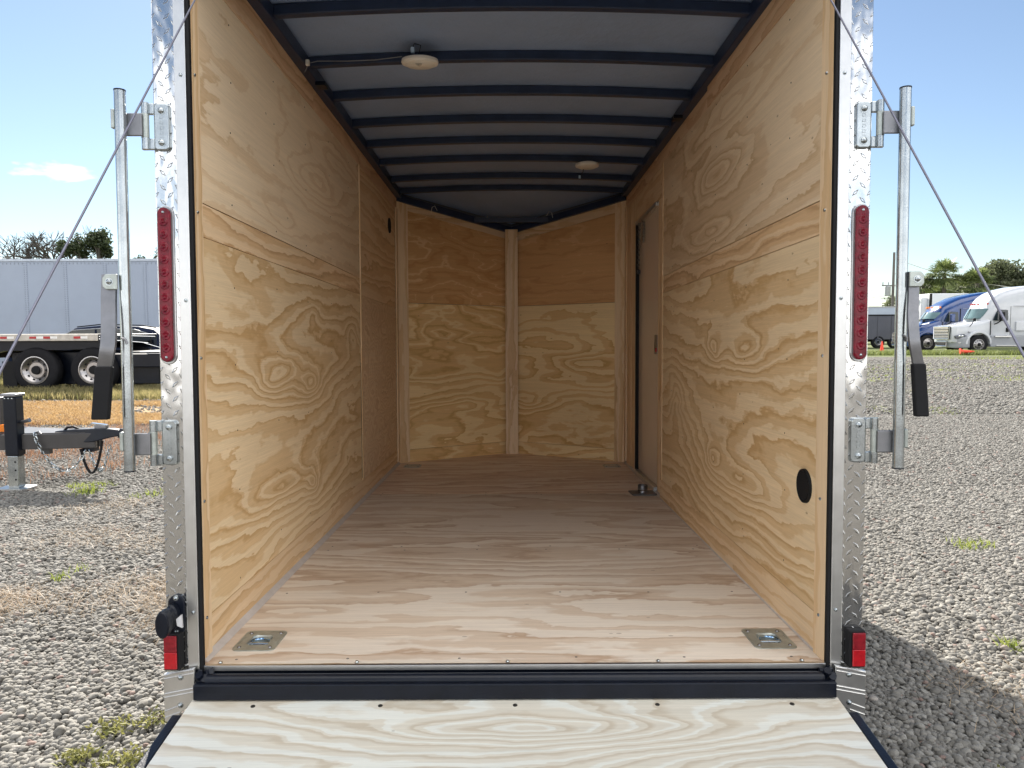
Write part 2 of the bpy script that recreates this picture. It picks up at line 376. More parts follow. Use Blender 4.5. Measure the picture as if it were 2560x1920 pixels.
# ================================================================== THE TRAILER
T = empty('enclosed_trailer', (0, 0, 0), 'open cargo trailer lined with pine plywood, tread plate corners and ramp lowered', 'trailer', rot=(TILT, 0, 0))
HW = .875; L = 3.67; V = .555; H = 2.04; HA = 1.87
# floor
floor_near = MB().box(-HW, HW, .012, 1.215, -.022, 0).build('floor_panel', W_FL, T, 'x')
MB().box(-HW, HW, 1.2165, 2.44, -.02, 0).build('floor_panel', W_FL, T, 'x', off=(3, 1))
MB().box(-HW, HW, 2.4415, 3.0, -.02, 0).build('floor_panel', W_FL2, T, 'x', off=(0, 0))
floor_far = MB().prism([(-HW, 3.0015), (HW, 3.0015), (HW, L), (0, L+V), (-HW, L)], -.022, 0, 'z').build('floor_panel', W_FL2, T, 'x', off=(2, 5))
fsm = None
for (yy_, fl_) in ((1.19, floor_near), (1.245, floor_near), (.62, floor_near), (2.41, floor_near), (2.47, floor_far), (.05, floor_near)):
    for k in range(6):
        if fsm is None:
            fo = MB().lathe([(0, .0006), (.0038, .0006), (.0042, 0)], n=8).build('screw', simple('floor_screw', (.18, .16, .14), .5, .4), fl_); fsm = fo.data
        else:
            fo = bpy.data.objects.new('screw', fsm); COL.objects.link(fo); fo.parent = fl_
        fo.location = (-.80+k*.32+random.uniform(-.02, .02), yy_+random.uniform(-.006, .006), .0002)
for s in (-1, 1):
    MB().prism([(s*HW, 0), (s*(HW-.018), .0006), (s*(HW-.004), .012), (s*HW, .016)], .03, L-.02, 'y').build('sealant_bead', SEAL, T)
# steel under-frame and sill
MB().box(-.862, .862, .0, .012, -.012, .003).build('sill_strip', ALU, T, bevel=.001)
for x in (-.82, -.44, -.02, .40, .80):
    MB().lathe([(0, .006), (.0035, .006), (.006, .0035), (.006, .002)], (x, .022, 0), n=10).build('screw', ZINC, T)
rb = MB().box(-.868, .868, -.05, -.026, -.072, -.028).build('rear_beam', BLACK, T, bevel=.004)
MB().tube([(-.84, -.02, -.028), (.84, -.02, -.028)], .0165, 16).build('hinge_pipe', BLACK, T, smooth=True)
MB().box(-.865, .865, .004, .05, -.11, -.0125).build('rear_crossmember', BLACK, T)
for s in (-1, 1):
    mb = MB(); 
    n = 10
    for i in range(n):
        a = i/n
        mb.tube([(s*(.868-.05*a*random.uniform(.5, 1)), -.03+random.uniform(0, .03), -.02+random.uniform(-.012, .018)) , (s*(.87-.05*a), -.012, -.03)], .011, 7)
    mb.build('sealer_blob', BLACK, T, smooth=True)
MB().box(-.95, .95, .06, L, -.14, -.022).build('chassis_frame', BLACK, T)

# side walls -------------------------------------------------------
def wall_board(s, y0, y1, z0, z1, mat, face=HW, name='wall_panel', off=(0,0), grain='y', th=.01, bev=.0005):
    x0, x1 = sorted((s*face, s*(face+th)))
    return MB().box(x0, x1, y0, y1, z0, z1).build(name, mat, T, grain, off=off, bevel=bev, seg=1)
g = .0012
a1 = wall_board(-1, .088, 2.27-g, 1.285+g, 1.93-g, W_A1, HW-.002)
a15 = wall_board(-1, .088, 2.27-g, 1.19+g, 1.285-g, W_STRIP, HW-.001, off=(1.2, .3), name='wall_strip')
a2 = wall_board(-1, .088, 2.27-g, .115+g, 1.19-g, W_A2, HW-.0025)
wall_board(-1, .088, L-.005, .0, .115-g, W_TRIM, HW-.001, name='base_board', off=(0, 2))
wall_board(-1, .01, 1.30, 1.93, 2.02, W_TOP, HW-.0045, name='top_board')
wall_board(-1, 1.302, L-.005, 1.93, 2.02, W_TOP, HW-.003, name='top_board', off=(4, 1))
wall_board(-1, 2.295, 3.595, 1.19+g, 1.93-g, W_TRIM, HW-.001, off=(3, 8))
wall_board(-1, 2.295, 3.595, .115+g, 1.19-g, W_B, HW-.001)
wall_board(-1, 2.272, 2.296, .115, 1.93, W_TRIM, HW-.007, name='joint_batten', grain='z')
wall_board(-1, 3.597, L-.004, .02, 1.94, W_TRIM, HW-.012, name='corner_batten', grain='z', off=(1, 1))
wall_board(-1, .012, .086, .0, 1.97, W_TRIM, HW-.008, name='end_batten', grain='z', off=(0, 4))
# dark gap seen at the foot of the left batten joint
wall_board(-1, 2.262, 2.2712, .13, .80, BLACK, HW-.0032, name='panel_gap', th=.002)
# right wall
PR = .012
c1 = wall_board(1, .088, 2.235, 1.285+g, 1.93-g, W_C1, HW-PR-.002, th=.013)
wall_board(1, .088, 2.235, 1.19+g, 1.285-g, W_STRIP, HW-PR-.001, off=(.4, .9), name='wall_strip', th=.013)
c2 = wall_board(1, .088, 2.235, .115+g, 1.19-g, W_C2, HW-PR-.0025, th=.013)
wall_board(1, .088, 2.30, .0, .115-g, W_TRIM, HW-PR-.001, name='base_board', off=(2, 2), th=.013)
wall_board(1, .01, 1.30, 1.93, 2.02, W_TOP, HW-PR-.0045, name='top_board', off=(7, 3), th=.015)
wall_board(1, 1.302, L-.005, 1.93, 2.02, W_TOP, HW-.003, name='top_board', off=(9, 4), th=.015)
wall_board(1, 2.2365, 2.256, .115, 1.93, W_TRIM, HW-PR-.006, name='joint_batten', grain='z', off=(3, 0), th=.018)
wall_board(1, .012, .086, .0, 1.97, W_TRIM, HW-.018, name='end_batten', grain='z', off=(5, 2), th=.018)
wall_board(1, 2.2575, 3.19, 1.755, 1.929, W_TRIM, HW-.002, off=(1, 5))
wall_board(1, 2.2575, 2.44, .0, 1.753, W_TRIM, HW-.001, name='door_jamb', grain='z', off=(2, 7))
wall_board(1, 3.192, 3.40, .0, 1.929, W_TRIM, HW-.002, off=(4, 2), grain='z')
wall_board(1, 3.402, 3.596, .0, 1.929, W_TRIM, HW-.005, off=(6, 2), grain='z')
wall_board(1, 3.598, L-.004, .02, 1.94, W_TRIM, HW-.014, name='corner_batten', grain='z', off=(8, 1))
# screws on the side walls
scr_me = None
def screw_at(x, y, z, s, par):
    global scr_me
    if scr_me is None:
        o = MB().lathe([(0, -.0014), (.0026, -.0010), (.0028, 0), (.0022, .001)], axis='x', n=8).build('screw', SCREW, par); scr_me = o.data
    else:
        o = bpy.data.objects.new('screw', scr_me); COL.objects.link(o); o.parent = par
    o.location = (x, y, z)
    if s < 0: o.rotation_euler.z = math.pi
for s, up_, lo_ in ((-1, a1, a2), (1, c1, c2)):
    f = (HW-.002) if s < 0 else (HW-PR-.002)
    for y in (.33, .75, 1.16, 1.58, 2.0):
        for z in (1.33, 1.52, 1.72, 1.88): screw_at(s*f, y+random.uniform(-.01, .01), z+random.uniform(-.03, .03), s, up_)
        for z in (.17, .40, .62, .85, 1.08): screw_at(s*f, y+random.uniform(-.01, .01), z+random.uniform(-.03, .03), s, lo_)
for s in (-1, 1):
    for z in (.12, .45, .85, 1.25, 1.62):
        f = HW-.0085 if s < 0 else HW-.0185
        o = MB().lathe([(0, -.004), (.004, -.003), (.005, 0)], axis='x', n=8).build('screw', ZINC, T); o.location = (s*f, .05, z)
        if s < 0: o.rotation_euler.z = math.pi
# nose walls ------------------------------------------------------
LV = math.hypot(HW, V); AV = math.atan2(V, HW)
def nose(s):
    # local x runs along the wall from the left end, y is outward
    if s < 0: base, ang, t0, t1 = (-HW, L, 0), AV, 2.0, 1.835
    else: base, ang, t0, t1 = (0, L+V, 0), -AV, 1.835, 2.0
    def zt(u): return t0+(t1-t0)*u/LV
    def board(u0, u1, za, zb, mat, fy, name, grain='x', off=(0,0)):
        topz = lambda u: zt(u)+.03 if zb is None else zb(u) if callable(zb) else zb
        botz = lambda u: za(u) if callable(za) else za
        return MB().prism([(u0, botz(u0)), (u1, botz(u1)), (u1, topz(u1)), (u0, topz(u0))], fy, .012, 'y').build(name, mat, T, grain, loc=base, rotz=ang, off=off, bevel=.0008, seg=1)
    inner0, inner1 = (.095, LV-.02) if s < 0 else (.02, LV-.095)
    if s < 0:
        board(inner0, inner1, 1.235, None, W_V1, 0, 'nose_panel', off=(0, 0))
        board(inner0, inner1, .10, 1.232, W_V3, -.001, 'nose_panel')
        board(inner0, inner1, .0, .098, W_V3, -.002, 'base_board', off=(2, 4))
        board(.0, .093, .0, None, W_TRIM, -.006, 'corner_batten', 'z', (3, 3))
        # a paler strip under the rail
        board(inner0, inner1, lambda u: zt(u)-.05, None, W_TRIM, -.002, 'top_board', off=(1, 7))
    else:
        board(inner0, inner1, 1.235, lambda u: zt(u)-.07, W_V2, 0, 'nose_panel', off=(0, 0))
        board(inner0, inner1, lambda u: zt(u)-.068, None, W_TRIM, -.001, 'top_board', off=(5, 7))
        board(inner0, inner1, .10, 1.232, W_V4, -.001, 'nose_panel')
        board(inner0, inner1, .0, .098, W_V4, -.002, 'base_board', off=(1, 4))
        board(LV-.093, LV, .0, None, W_TRIM, -.006, 'corner_batten', 'z', (6, 3))
    # black rail along the top
    MB().prism([(0, zt(0)+.0), (LV, zt(LV)+.0), (LV, zt(LV)+.05), (0, zt(0)+.05)], -.03, .012, 'y').build('nose_rail', NAVY, T, loc=base, rotz=ang, bevel=.003)
    # outside skin
    MB().prism([(-.03, -.1), (LV+.03, -.1), (LV+.03, 2.1), (-.03, 2.1)], .02, .05, 'y').build('nose_skin', EXTW, T, loc=base, rotz=ang)
nose(-1); nose(1)
MB().box(-.052, .052, 4.135, 4.155, .001, 1.86).build('centre_batten', W_TRIM, T, 'z', off=(9, 9), bevel=.001, seg=1)
# outer shell
for s in (-1, 1):
    x0, x1 = sorted((s*.8885, s*.953))
    MB().box(x0, x1, .05, L+.02, -.10, 2.10).build('side_wall', EXTW, T)
MB().box(-.953, .953, .02, .05, 1.98, 2.16).build('rear_header', ALU, T)

# roof ------------------------------------------------------------
def arch(x): return .028*(1-(x/HW)**2)
def arch_strip(y0, y1, zb, zt_, drop=0., flange=None):
    mb = MB(); n = 20; vs = []
    for i in range(n+1):
        x = -HW+.035+(2*HW-.07)*i/n; z = H+arch(x)-drop
        vs += [(x, y0, z+zb), (x, y1, z+zb), (x, y1, z+zt_), (x, y0, z+zt_)]
    fs = []
    for i in range(n):
        a = i*4; b_ = a+4
        for k in range(4): fs.append((a+k, b_+k, b_+(k+1) % 4, a+(k+1) % 4))
    fs += [(0, 1, 2, 3), (n*4+3, n*4+2, n*4+1, n*4)]
    return mb.add(vs, fs)
mb = MB(); n = 24; vs = []
for i in range(n+1):
    x = -.93+1.86*i/n; z = H+.028*(1-(x/.93)**2)+.036
    vs += [(x, .03, z), (x, L, z), (x, .03, z+.02), (x, L, z+.02)]
fs = []
for i in range(n):
    a = i*4; b_ = a+4; fs += [(a, b_, b_+1, a+1), (a+2, a+3, b_+3, b_+2)]
fs += [(4*i, 4*i+2, 4*i+6, 4*i+4) for i in range(n)]+[(4*i+1, 4*i+5, 4*i+7, 4*i+3) for i in range(n)]
mb.add(vs, fs).build('ceiling_panel', CEIL, T, smooth=True)
# nose part of the ceiling slopes down to the tip
mb = MB(); cols = 24; rows = 6; vs = []
for j in range(rows+1):
    t = j/rows
    for i in range(cols+1):
        x = -.93+1.86*i/cols; xx = x*(1-t*.97)
        vs.append((xx, L+(V+.05)*t, H+.036+.028*(1-(x/.93)**2)*(1-t)-.165*t))
fs = [(j*(cols+1)+i, j*(cols+1)+i+1, (j+1)*(cols+1)+i+1, (j+1)*(cols+1)+i) for j in range(rows) for i in range(cols)]
mb.add(vs, fs).build('nose_ceiling', CEIL, T, smooth=True)
bows = [.24, .655, 1.12, 1.525, 1.945, 2.335, 2.745, 3.215, 3.60]
for y in bows:
    b_ = arch_strip(y-.018, y+.018, -.004, .035)
    b_.v and None
    o = b_.build('roof_bow', NAVY, T, bevel=.004)
    # foot flange of the bow
    arch_strip(y+.018, y+.040, .020, .026).build('bow_flange', NAVY, o)
MB().box(-.30, .30, 4.0, 4.03, 1.895, 1.935).build('roof_bow', NAVY, T, bevel=.003)
for s in (-1, 1):
    x0, x1 = sorted((s*.832, s*.884))
    MB().box(x0, x1, .0, L+.01, 2.02, 2.075).build('top_rail', NAVY, T, bevel=.004)
for (x, y) in ((.82, 1.72), (-.82, 1.25)):
    MB().box(x-.022, x+.022, y-.03, y+.03, 2.005, 2.022).build('rail_clip', BLACK, T, bevel=.002)
# loose wire ends at the nose rail
for (x, y, z, dx) in ((-.62, 3.80, 1.93, .03), (-.20, 4.06, 1.90, .008), (.33, 3.98, 1.92, -.03)):
    MB().tube([(x, y-.03, z), (x+dx*.3, y-.04, z+.04), (x+dx, y-.045, z+.05), (x+dx*1.6, y-.04, z+.015)], .0018, 5).build('loose_wire', WHITEP, T)

# dome lights
def dome(x, y, z, tilt, name='dome_light'):
    o = MB().lathe([(0, .012), (.055, .012), (.072, .006), (.0745, -.004), (.071, -.012), (.060, -.016)], n=40).build(name, WHITEP, T, smooth=True, loc=(x, y, z))
    o.rotation_euler = (R(tilt), 0, 0)
    MB().lathe([(.0615, -.0155), (.050, -.021), (.025, -.0235), (0, -.024)], n=40).build('lens', simple('dome_lens', (.74, .70, .62), .3), o, smooth=True)
    return o
d1 = dome(-.369, 1.03, 2.030, 7); tag(d1, 'round white dome light nearer the opening')
d2 = dome(.477, 2.715, 2.032, 1.0); tag(d2, 'smaller looking round white dome light further in')
MB().prism([(-.014, -.0212), (0, -.0265), (.014, -.0212), (0, -.0235)], -.055, -.03, 'y').build('emblem', simple('emblem_grey', (.5, .48, .43), .4), d1)
MB().tube([(-.37, 1.0, 2.045), (-.36, .985, 2.075), (-.385, .98, 2.08), (-.392, .985, 2.062)], .0018, 6).build('light_wire', BLACK, T)
MB().box(-.399, -.385, .978, .990, 2.046, 2.066).build('wire_connector', simple('blue_connector', (.45, .6, .75), .4), T)
MB().tube([(-.84, 1.06, 2.0), (-.82, 1.045, 2.03), (-.78, 1.03, 2.032), (-.66, 1.02, 2.028), (-.55, 1.02, 2.032), (-.44, 1.02, 2.045)], .0017, 6).build('light_wire', simple('grey_wire', (.20, .20, .20), .5), T)
MB().box(-.83, -.815, 1.03, 1.045, 2.018, 2.04).build('wire_clip', WHITEP, T, bevel=.002)
MB().tube([(.455, 2.73, 2.02), (.452, 2.725, 1.99), (.44, 2.72, 1.975), (.43, 2.715, 1.965)], .0022, 6).build('light_wire', BLACK, T)
MB().box(.424, .436, 2.708, 2.72, 1.948, 1.966).build('wire_connector', bpy.data.materials['blue_connector'], T)

# round wall vents
def vent(x, y, z, r):
    s = 1 if x > 0 else -1
    o = MB().lathe([(0, 0), (r*.86, 0), (r*.93, -s*.007), (r, -s*.006), (r*1.02, s*.002)], axis='x', n=32).build('wall_vent', RUBBER, T, loc=(x, y, z), smooth=True)
    mb = MB()
    for i in range(-6, 7):
        yy = i*r*.13; hh = math.sqrt(max(0, (r*.84)**2-yy**2))
        x0, x1 = sorted((0, -s*.006)); mb.box(x0, x1, yy-.0022, yy+.0022, -hh, hh)
    mb.build('grille', RUBBER, o)
    return o
tag(vent(HW-PR-.0035, .168, .465, .050), 'black round vent in the right wall near the opening')
tag(vent(-(HW-.0015), 3.33, 1.76, .053), 'black round vent high on the left wall near the nose')

# side door
DOORM = simple('door_inside', (.66, .55, .44), .25, .0, .05, 1.2)
do = MB().box(.8835, .888, 2.46, 3.17, .035, 1.735).build('side_door', DOORM, T)
mb = MB()
mb.box(.862, .888, 3.162, 3.190, .0, 1.752); mb.box(.879, .888, 2.441, 2.465, .0, 1.752)
mb.box(.862, .888, 2.465, 3.162, 1.727, 1.752); mb.box(.858, .888, 2.465, 3.162, .0, .032)
mb.build('door_frame', ALU, do, bevel=.002)
mb = MB().box(.860, .889, 3.150, 3.1615, .03, 1.727); mb.build('door_seal', RUBBER, do)
lk = MB().box(.882, .889, 2.50, 2.60, .84, .96).build('door_latch', STEEL, do, bevel=.003)
MB().lathe([(0, -.008), (.012, -.006), (.014, 0)], (.882, 2.53, .865), 'x', 14).build('latch_button', REDB, do)
# chain with spring hanging from the door head
mb = MB()
def torus(mb, c, u, w, R1, r, n=10, m=5):
    c = Vector(c); u = Vector(u).normalized(); w = Vector(w).normalized()
    mb.tube([c+u*math.cos(2*math.pi*i/n)*R1[0]+w*math.sin(2*math.pi*i/n)*R1[1] for i in range(n)], r, m, close=True)
for i in range(19):
    torus(mb, (.868, 3.08, 1.735-i*.017), (1, 0, 0) if i % 2 else (0, 1, 0), (0, 0, 1), (.0055, .0115), .002, 8, 4)
for i in range(8):
    torus(mb, (.862, 2.98+i*.006, 1.70-i*.02), (1, 0, 0) if i % 2 else (0, 1, 0), (0, 0, 1), (.0055, .0115), .002, 8, 4)
for i in range(16):
    torus(mb, (.868, 2.90, 1.71-i*.009), (1, 0, 0), (0, 1, 0), (.011, .011), .002, 10, 4)
mb.build('door_chain', ZINC, do)
MB().box(.858, .876, 3.065, 3.095, 1.385, 1.412).build('chain_stop', BLACK, do, bevel=.002)

# recessed tie-down rings
def cut_round(obj, x, y, r, depth):
    """cut a real round well into the floor board and keep only the resulting mesh"""
    c = MB().lathe([(0, -depth), (r, -depth), (r, .05), (0, .05)], (x, y, 0), n=32).build('well', BLACK)
    md = obj.modifiers.new('well', 'BOOLEAN'); md.operation = 'DIFFERENCE'; md.object = c; md.solver = 'EXACT'
    bpy.context.view_layer.update()
    dg = bpy.context.evaluated_depsgraph_get()
    me = bpy.data.meshes.new_from_object(obj.evaluated_get(dg))
    obj.modifiers.remove(md); obj.data = me
    if len(me.materials) > 1: me.materials.pop()
    bpy.data.objects.remove(c)
def tiedown(x, y, w=.125, h=.125, label=None):
    # square pan flush in the floor with a round dish
    base = MB()
    out = rrect(0, 0, w, h, .018, 8)
    m = len(out); vs = [(a, b_, .0028) for a, b_ in out]+[(a, b_, .0) for a, b_ in out]
    rings = [(.047, .0030), (.044, .0034), (.041, .0010), (.037, -.014), (.031, -.0155), (.028, -.011), (.024, -.011), (.020, -.017), (0, -.018)]
    fs = []
    for k, (r, z) in enumerate(rings):
        for i in range(m):
            a = math.atan2(out[i][1], out[i][0]); vs.append((r*math.cos(a), r*math.sin(a), z))
    for i in range(m):
        j = (i+1) % m
        fs.append((i, j, m+j, m+i)); fs.append((i, j, 2*m+j, 2*m+i))
        for k in range(len(rings)-1): fs.append(((2+k)*m+i, (2+k)*m+j, (3+k)*m+j, (3+k)*m+i))
    base.add(vs, fs)
    o = base.build('tie_down_ring', ZINCY, T, smooth=True, loc=(x, y, .0003))
    if label: tag(o, label)
    mb = MB(); pts = [(.030*math.cos(R(a)), .030*math.sin(R(a)), -.004) for a in range(-10, 191, 10)]
    mb.tube(pts, .0042, 8).build('steel_ring', simple('blue_zinc', (.40, .58, .80), .15, 1), o, smooth=True)
    MB().tube([(-.034, -.010, -.004), (.034, -.010, -.004)], .0042, 8).build('ring_bar', ZINC, o, smooth=True)
    for sx in (-1, 1):
        MB().box(sx*.0545-.0014, sx*.0545+.0014, -.028, .028, .0026, .0038).build('pan_rib', ZINCY, o, bevel=.001)
        for sy in (-1, 1):
            MB().lathe([(0, .0062), (.004, .006), (.0062, .003), (.0062, .0015)], (sx*.045, sy*(h/2-.022), 0), n=12).build('bolt', STEEL, o, smooth=True)
    return o
for (x, y, h, lb_) in ((-.762, .180, .150, 'tie-down ring in the floor, front left near the sill'), (.762, .180, .150, 'tie-down ring in the floor, front right near the sill'),
                       (-.748, 3.52, .13, 'tie-down ring by the left nose corner'), (.742, 3.49, .13, 'tie-down ring by the right nose corner')):
    cut_round(floor_near if y < 1 else floor_far, x, y, .0415, .0193)
    tiedown(x, y, .124, h, lb_)

# rear corner posts ------------------------------------------------
def bolt(x, y, z, r, mat, par, hex_=False):
    return MB().lathe([(0, -.9*r), (.45*r, -.85*r), (.9*r, -.5*r), (r, -.1*r), (1.35*r, -.1*r), (1.45*r, .25*r)], (x, y, z), 'y', 14).build('bolt', mat, par, smooth=True)
for s in (-1, 1):
    xo, xi = s*.9575, s*.897
    MB().box(min(xo, xi), max(xo, xi), .0, .049, -.02, 2.15).build('corner_plate', TREAD, T, bevel=.003)
    # wrapped edge of the plate down the side
    MB().box(min(s*.9535, s*.9575), max(s*.9535, s*.9575), .049, .30, -.05, 2.12).build('side_plate', TREAD, T)
    MB().box(min(s*.897, s*.8665), max(s*.897, s*.8665), -.006, .010, -.028, 2.15).build('corner_flashing', ALU, T, bevel=.0015)
    MB().box(min(s*.8663, s*.857), max(s*.8663, s*.857), -.003, .012, -.03, 2.0).build('door_gasket', RUBBER, T, bevel=.002)
    for z in (.155, 1.005, 1.6): bolt(s*.880, -.006, z, .0042, ZINC, T)
    # long LED tail light
    zc, hh = 1.046, .412
    zt0 = stadium(s*.931, zc, .046, hh+.012)
    tl = MB().prism(zt0, -.005, .0, 'y').build('tail_light', simple('clear_bezel', (.42, .42, .42), .15, .6), T, bevel=.002)
    tag(tl, 'long red LED tail light on the %s corner post' % ('left' if s < 0 else 'right'))
    MB().prism(stadium(s*.931, zc, .0345, hh), -.016, -.005, 'y').build('lens', REDL, tl, bevel=.004, seg=3)
    for i in range(11):
        z = zc-.168+i*.0336
        MB().lathe([(0, -.0195), (.003, -.019), (.0045, -.0168), (.0085, -.0178), (.0105, -.0178), (.0125, -.0158)], (s*.931, 0, z), 'y', 18).build('led_lens', REDL, tl, smooth=True)
    for z in (zc-.193, zc+.193): MB().lathe([(0, -.0185), (.003, -.018), (.0042, -.0155)], (s*.931, 0, z), 'y', 12).build('screw', ZINC, tl)
    # small square lower marker
    cx = s*.931
    mk = MB().box(cx-.022, cx+.022, -.028, .0, .002, .104).build('rear_marker_light', RUBBER, T, bevel=.003)
    off_ = -.003 if s < 0 else .003
    MB().box(cx+off_-.0175, cx+off_+.0175, -.033, -.028, .054, .099).build('upper_lens', REDD, mk, bevel=.002)
    MB().box(cx+off_-.0175, cx+off_+.0175, -.033, -.028, .007, .0535).build('lower_lens', REDB, mk, bevel=.002)
    # ridged aluminium corner bracket
    Z = lambda x, z: z
    pl = [(.8735, .006), (.9585, -.010), (.9585, -.142), (.945, -.146), (.893, -.100), (.8765, -.084)]
    cb = MB().prism([(s*a, b_) for a, b_ in pl], -.022, -.012, 'y').build('corner_bracket', ALU, T, bevel=.0015)
    for z0 in (.0, -.010, -.052, -.062, -.100, -.118):
        xa, xb = .876, .957
        if z0 < -.085: xa = .915
        sl_ = -.18*(1)
        MB().prism([(s*xa, z0+.004-sl_*0), (s*xb, z0-.0115), (s*xb, z0-.0145), (s*xa, z0+.001)], -.0255, -.022, 'y').build('ridge', ALU, cb, bevel=.0008, seg=1)
    for x, z in ((.912, -.019), (.914, -.097)): bolt(s*x, -.022, z, .0062, ZINC, cb)
# little red marker out on the left flank
MB().box(-.966, -.9576, .5, .56, .24, .262).build('side_marker', REDB, T, bevel=.002)
MB().box(.9576, .964, .5, .56, .24, .262).build('side_marker', REDB, T, bevel=.002)

# black plug holder on the left post
ph = MB().prism(stadium(-.925, .148, .046, .112, 10), -.010, .0, 'y').build('plug_holder', BLACK, T, bevel=.003)
MB().lathe([(.020, -.008), (.036, -.012), (.036, -.030), (.031, -.034), (.029, -.050), (.033, -.056), (.037, -.060), (.037, -.082), (.033, -.086), (0, -.086)], (0, 0, 0), 'y', 32).build('round_cap', BLACK, ph, smooth=True, loc=(-.930, 0, .148)).scale = (.5, 1, 1)
MB().prism([(-.020, .006), (-.006, .018), (-.004, -.018), (-.018, -.012)], -.055, -.048, 'y').build('clear_lens', simple('licence_lens', (.7, .7, .72), .1, .3), ph, loc=(-.885, 0, .148))
for z in (.196, .101): bolt(-.925, -.010, z, .0055, ZINC, ph)

# bar locks ----------------------------------------------------------
def hinge_plate(s, z, par):
    pts = rrect(s*.932, z, .040, .122, .010)
    o = MB().prism(pts, -.010, .0, 'y').build('hinge_plate', ZINC, par, bevel=.003)
    for dz in (-.042, .042): bolt(s*.932, -.010, z+dz, .0085, ZINC, par)
    for dz in (-.046, .046):
        x0, x1 = sorted((s*.985, s*.950)); MB().box(x0, x1, -.013, -.003, z+dz-.015, z+dz+.015).build('hinge_leaf', ZINC, par, bevel=.003)
        MB().tube([(s*.972, -.016, z+dz-.015), (s*.972, -.016, z+dz+.015)], .0095, 14).build('knuckle', ZINC, par, smooth=True)
    MB().tube([(s*.972, -.016, z-.031), (s*.972, -.016, z+.031)], .0105, 14).build('hinge_barrel', ZINCY, par, smooth=True)
    # embossed marks: low relief strokes on the plate
    mb = MB()
    for i in range(9):
        zz = z-.028+i*.007
        mb.box(s*.932-.0045, s*.932+.0045, -.0112, -.0100, zz, zz+.0014)
        if i % 2: mb.box(s*.932-.0045, s*.932-.003, -.0112, -.0100, zz, zz+.005)
        else: mb.box(s*.932+.003, s*.932+.0045, -.0112, -.0100, zz-.004, zz)
    mb.build('embossing', ZINC, par)
    x0, x1 = sorted((s*.972, s*1.014))
    MB().box(x0, x1, -.034, -.028, z-.031, z+.029).build('hinge_arm', STEEL, par, bevel=.003)
    x0, x1 = sorted((s*1.034, s*1.044))
    MB().box(x0, x1, -.054, -.040, z-.016, z+.034).build('clamp_tab', ZINCY, par, bevel=.003)
for s in (-1, 1):
    xr = s*1.022
    lb = MB().tube([(xr, -.045, .553), (xr, -.045, 1.545)], .0142, 24).build('lock_bar', ZINC, T, smooth=True)
    tag(lb, 'upright zinc bar lock hanging open off the %s corner post' % ('left' if s < 0 else 'right'))
    MB().tube([(xr, -.045, 1.545), (xr, -.045, 1.5485)], .0149, 20).build('end_cap', BLACK, lb)
    MB().tube([(xr, -.045, .5495), (xr, -.045, .553)], .0149, 20).build('end_cap', BLACK, lb)
    hinge_plate(s, 1.464, lb); hinge_plate(s, .622, lb)
    MB().tube([(xr-.004, -.060, .905), (xr+.006, -.061, .90), (xr+.009, -.060, .888)], .0035, 6).build('weld_bead', STEEL, lb)
    # pivot bracket and bent lever
    xb0, xb1 = sorted((s*1.032, s*1.068))
    MB().prism([(s*1.030, 1.030), (s*1.030, 1.070), (s*1.060, 1.070), (s*1.068, 1.060), (s*1.068, 1.038), (s*1.060, 1.030)], -.070, -.064, 'y').build('pivot_bracket', ZINCY, lb, bevel=.002)
    bolt(s*1.050, -.070, 1.050, .0075, ZINC, lb)
    prof = [(0, 1.066), (0, 1.00), (-.004*s*s, .94), (.002, .90), (.006, .87), (-.002, .84)]
    if s < 0: path = [(-1.056, 1.070), (-1.056, 1.01), (-1.050, .96), (-1.047, .90), (-1.050, .868), (-1.062, .83)]
    else: path = [(1.046, 1.070), (1.044, 1.01), (1.036, .96), (1.034, .91), (1.036, .88), (1.050, .83)]
    wl = .019 if s < 0 else .0135
    vsl = []; fsl = []
    n = len(path); ydep = [-.055, -.062, -.075, -.085, -.088, -.080]
    import itertools
    # resample smoothly
    P3 = []
    for i in range(n-1):
        for k in range(5):
            t = k/5; a = path[max(i-1, 0)]; b_ = path[i]; c_ = path[i+1]; d_ = path[min(i+2, n-1)]
            cr = lambda a, b, c, d: .5*((2*b)+(-a+c)*t+(2*a-5*b+4*c-d)*t*t+(-a+3*b-3*c+d)*t**3)
            ya = ydep[max(i-1, 0)]; yb = ydep[i]; yc = ydep[i+1]; yd = ydep[min(i+2, n-1)]
            P3.append((cr(a[0], b_[0], c_[0], d_[0]), cr(ya, yb, yc, yd), cr(a[1], b_[1], c_[1], d_[1])))
    P3.append((path[-1][0], ydep[-1], path[-1][1]))
    th = .0045
    for (x, y, z) in P3: vsl += [(x-wl, y-th, z), (x+wl, y-th, z), (x+wl, y+th, z), (x-wl, y+th, z)]
    for i in range(len(P3)-1):
        a = i*4; b2 = a+4
        for k in range(4): fsl.append((a+k, a+(k+1) % 4, b2+(k+1) % 4, b2+k))
    fsl += [(0, 3, 2, 1), tuple(4*(len(P3)-1)+k for k in range(4))]
    lv = MB().add(vsl, fsl).build('lever', STEEL, lb, smooth=True)
    xe, ze = path[-1]
    zz0 = .693; xg = xe+(-.010 if s < 0 else .007)
    wg = .0215 if s < 0 else .017
    MB().add([(xe-wg, -.090, ze), (xe+wg, -.090, ze), (xe+wg, -.072, ze), (xe-wg, -.072, ze), (xg-wg, -.098, zz0), (xg+wg, -.098, zz0), (xg+wg, -.078, zz0), (xg-wg, -.078, zz0)],
             [(0, 1, 2, 3), (4, 7, 6, 5), (0, 4, 5, 1), (1, 5, 6, 2), (2, 6, 7, 3), (3, 7, 4, 0)]).build('rubber_grip', RUBBER, lb, bevel=.004, seg=3)

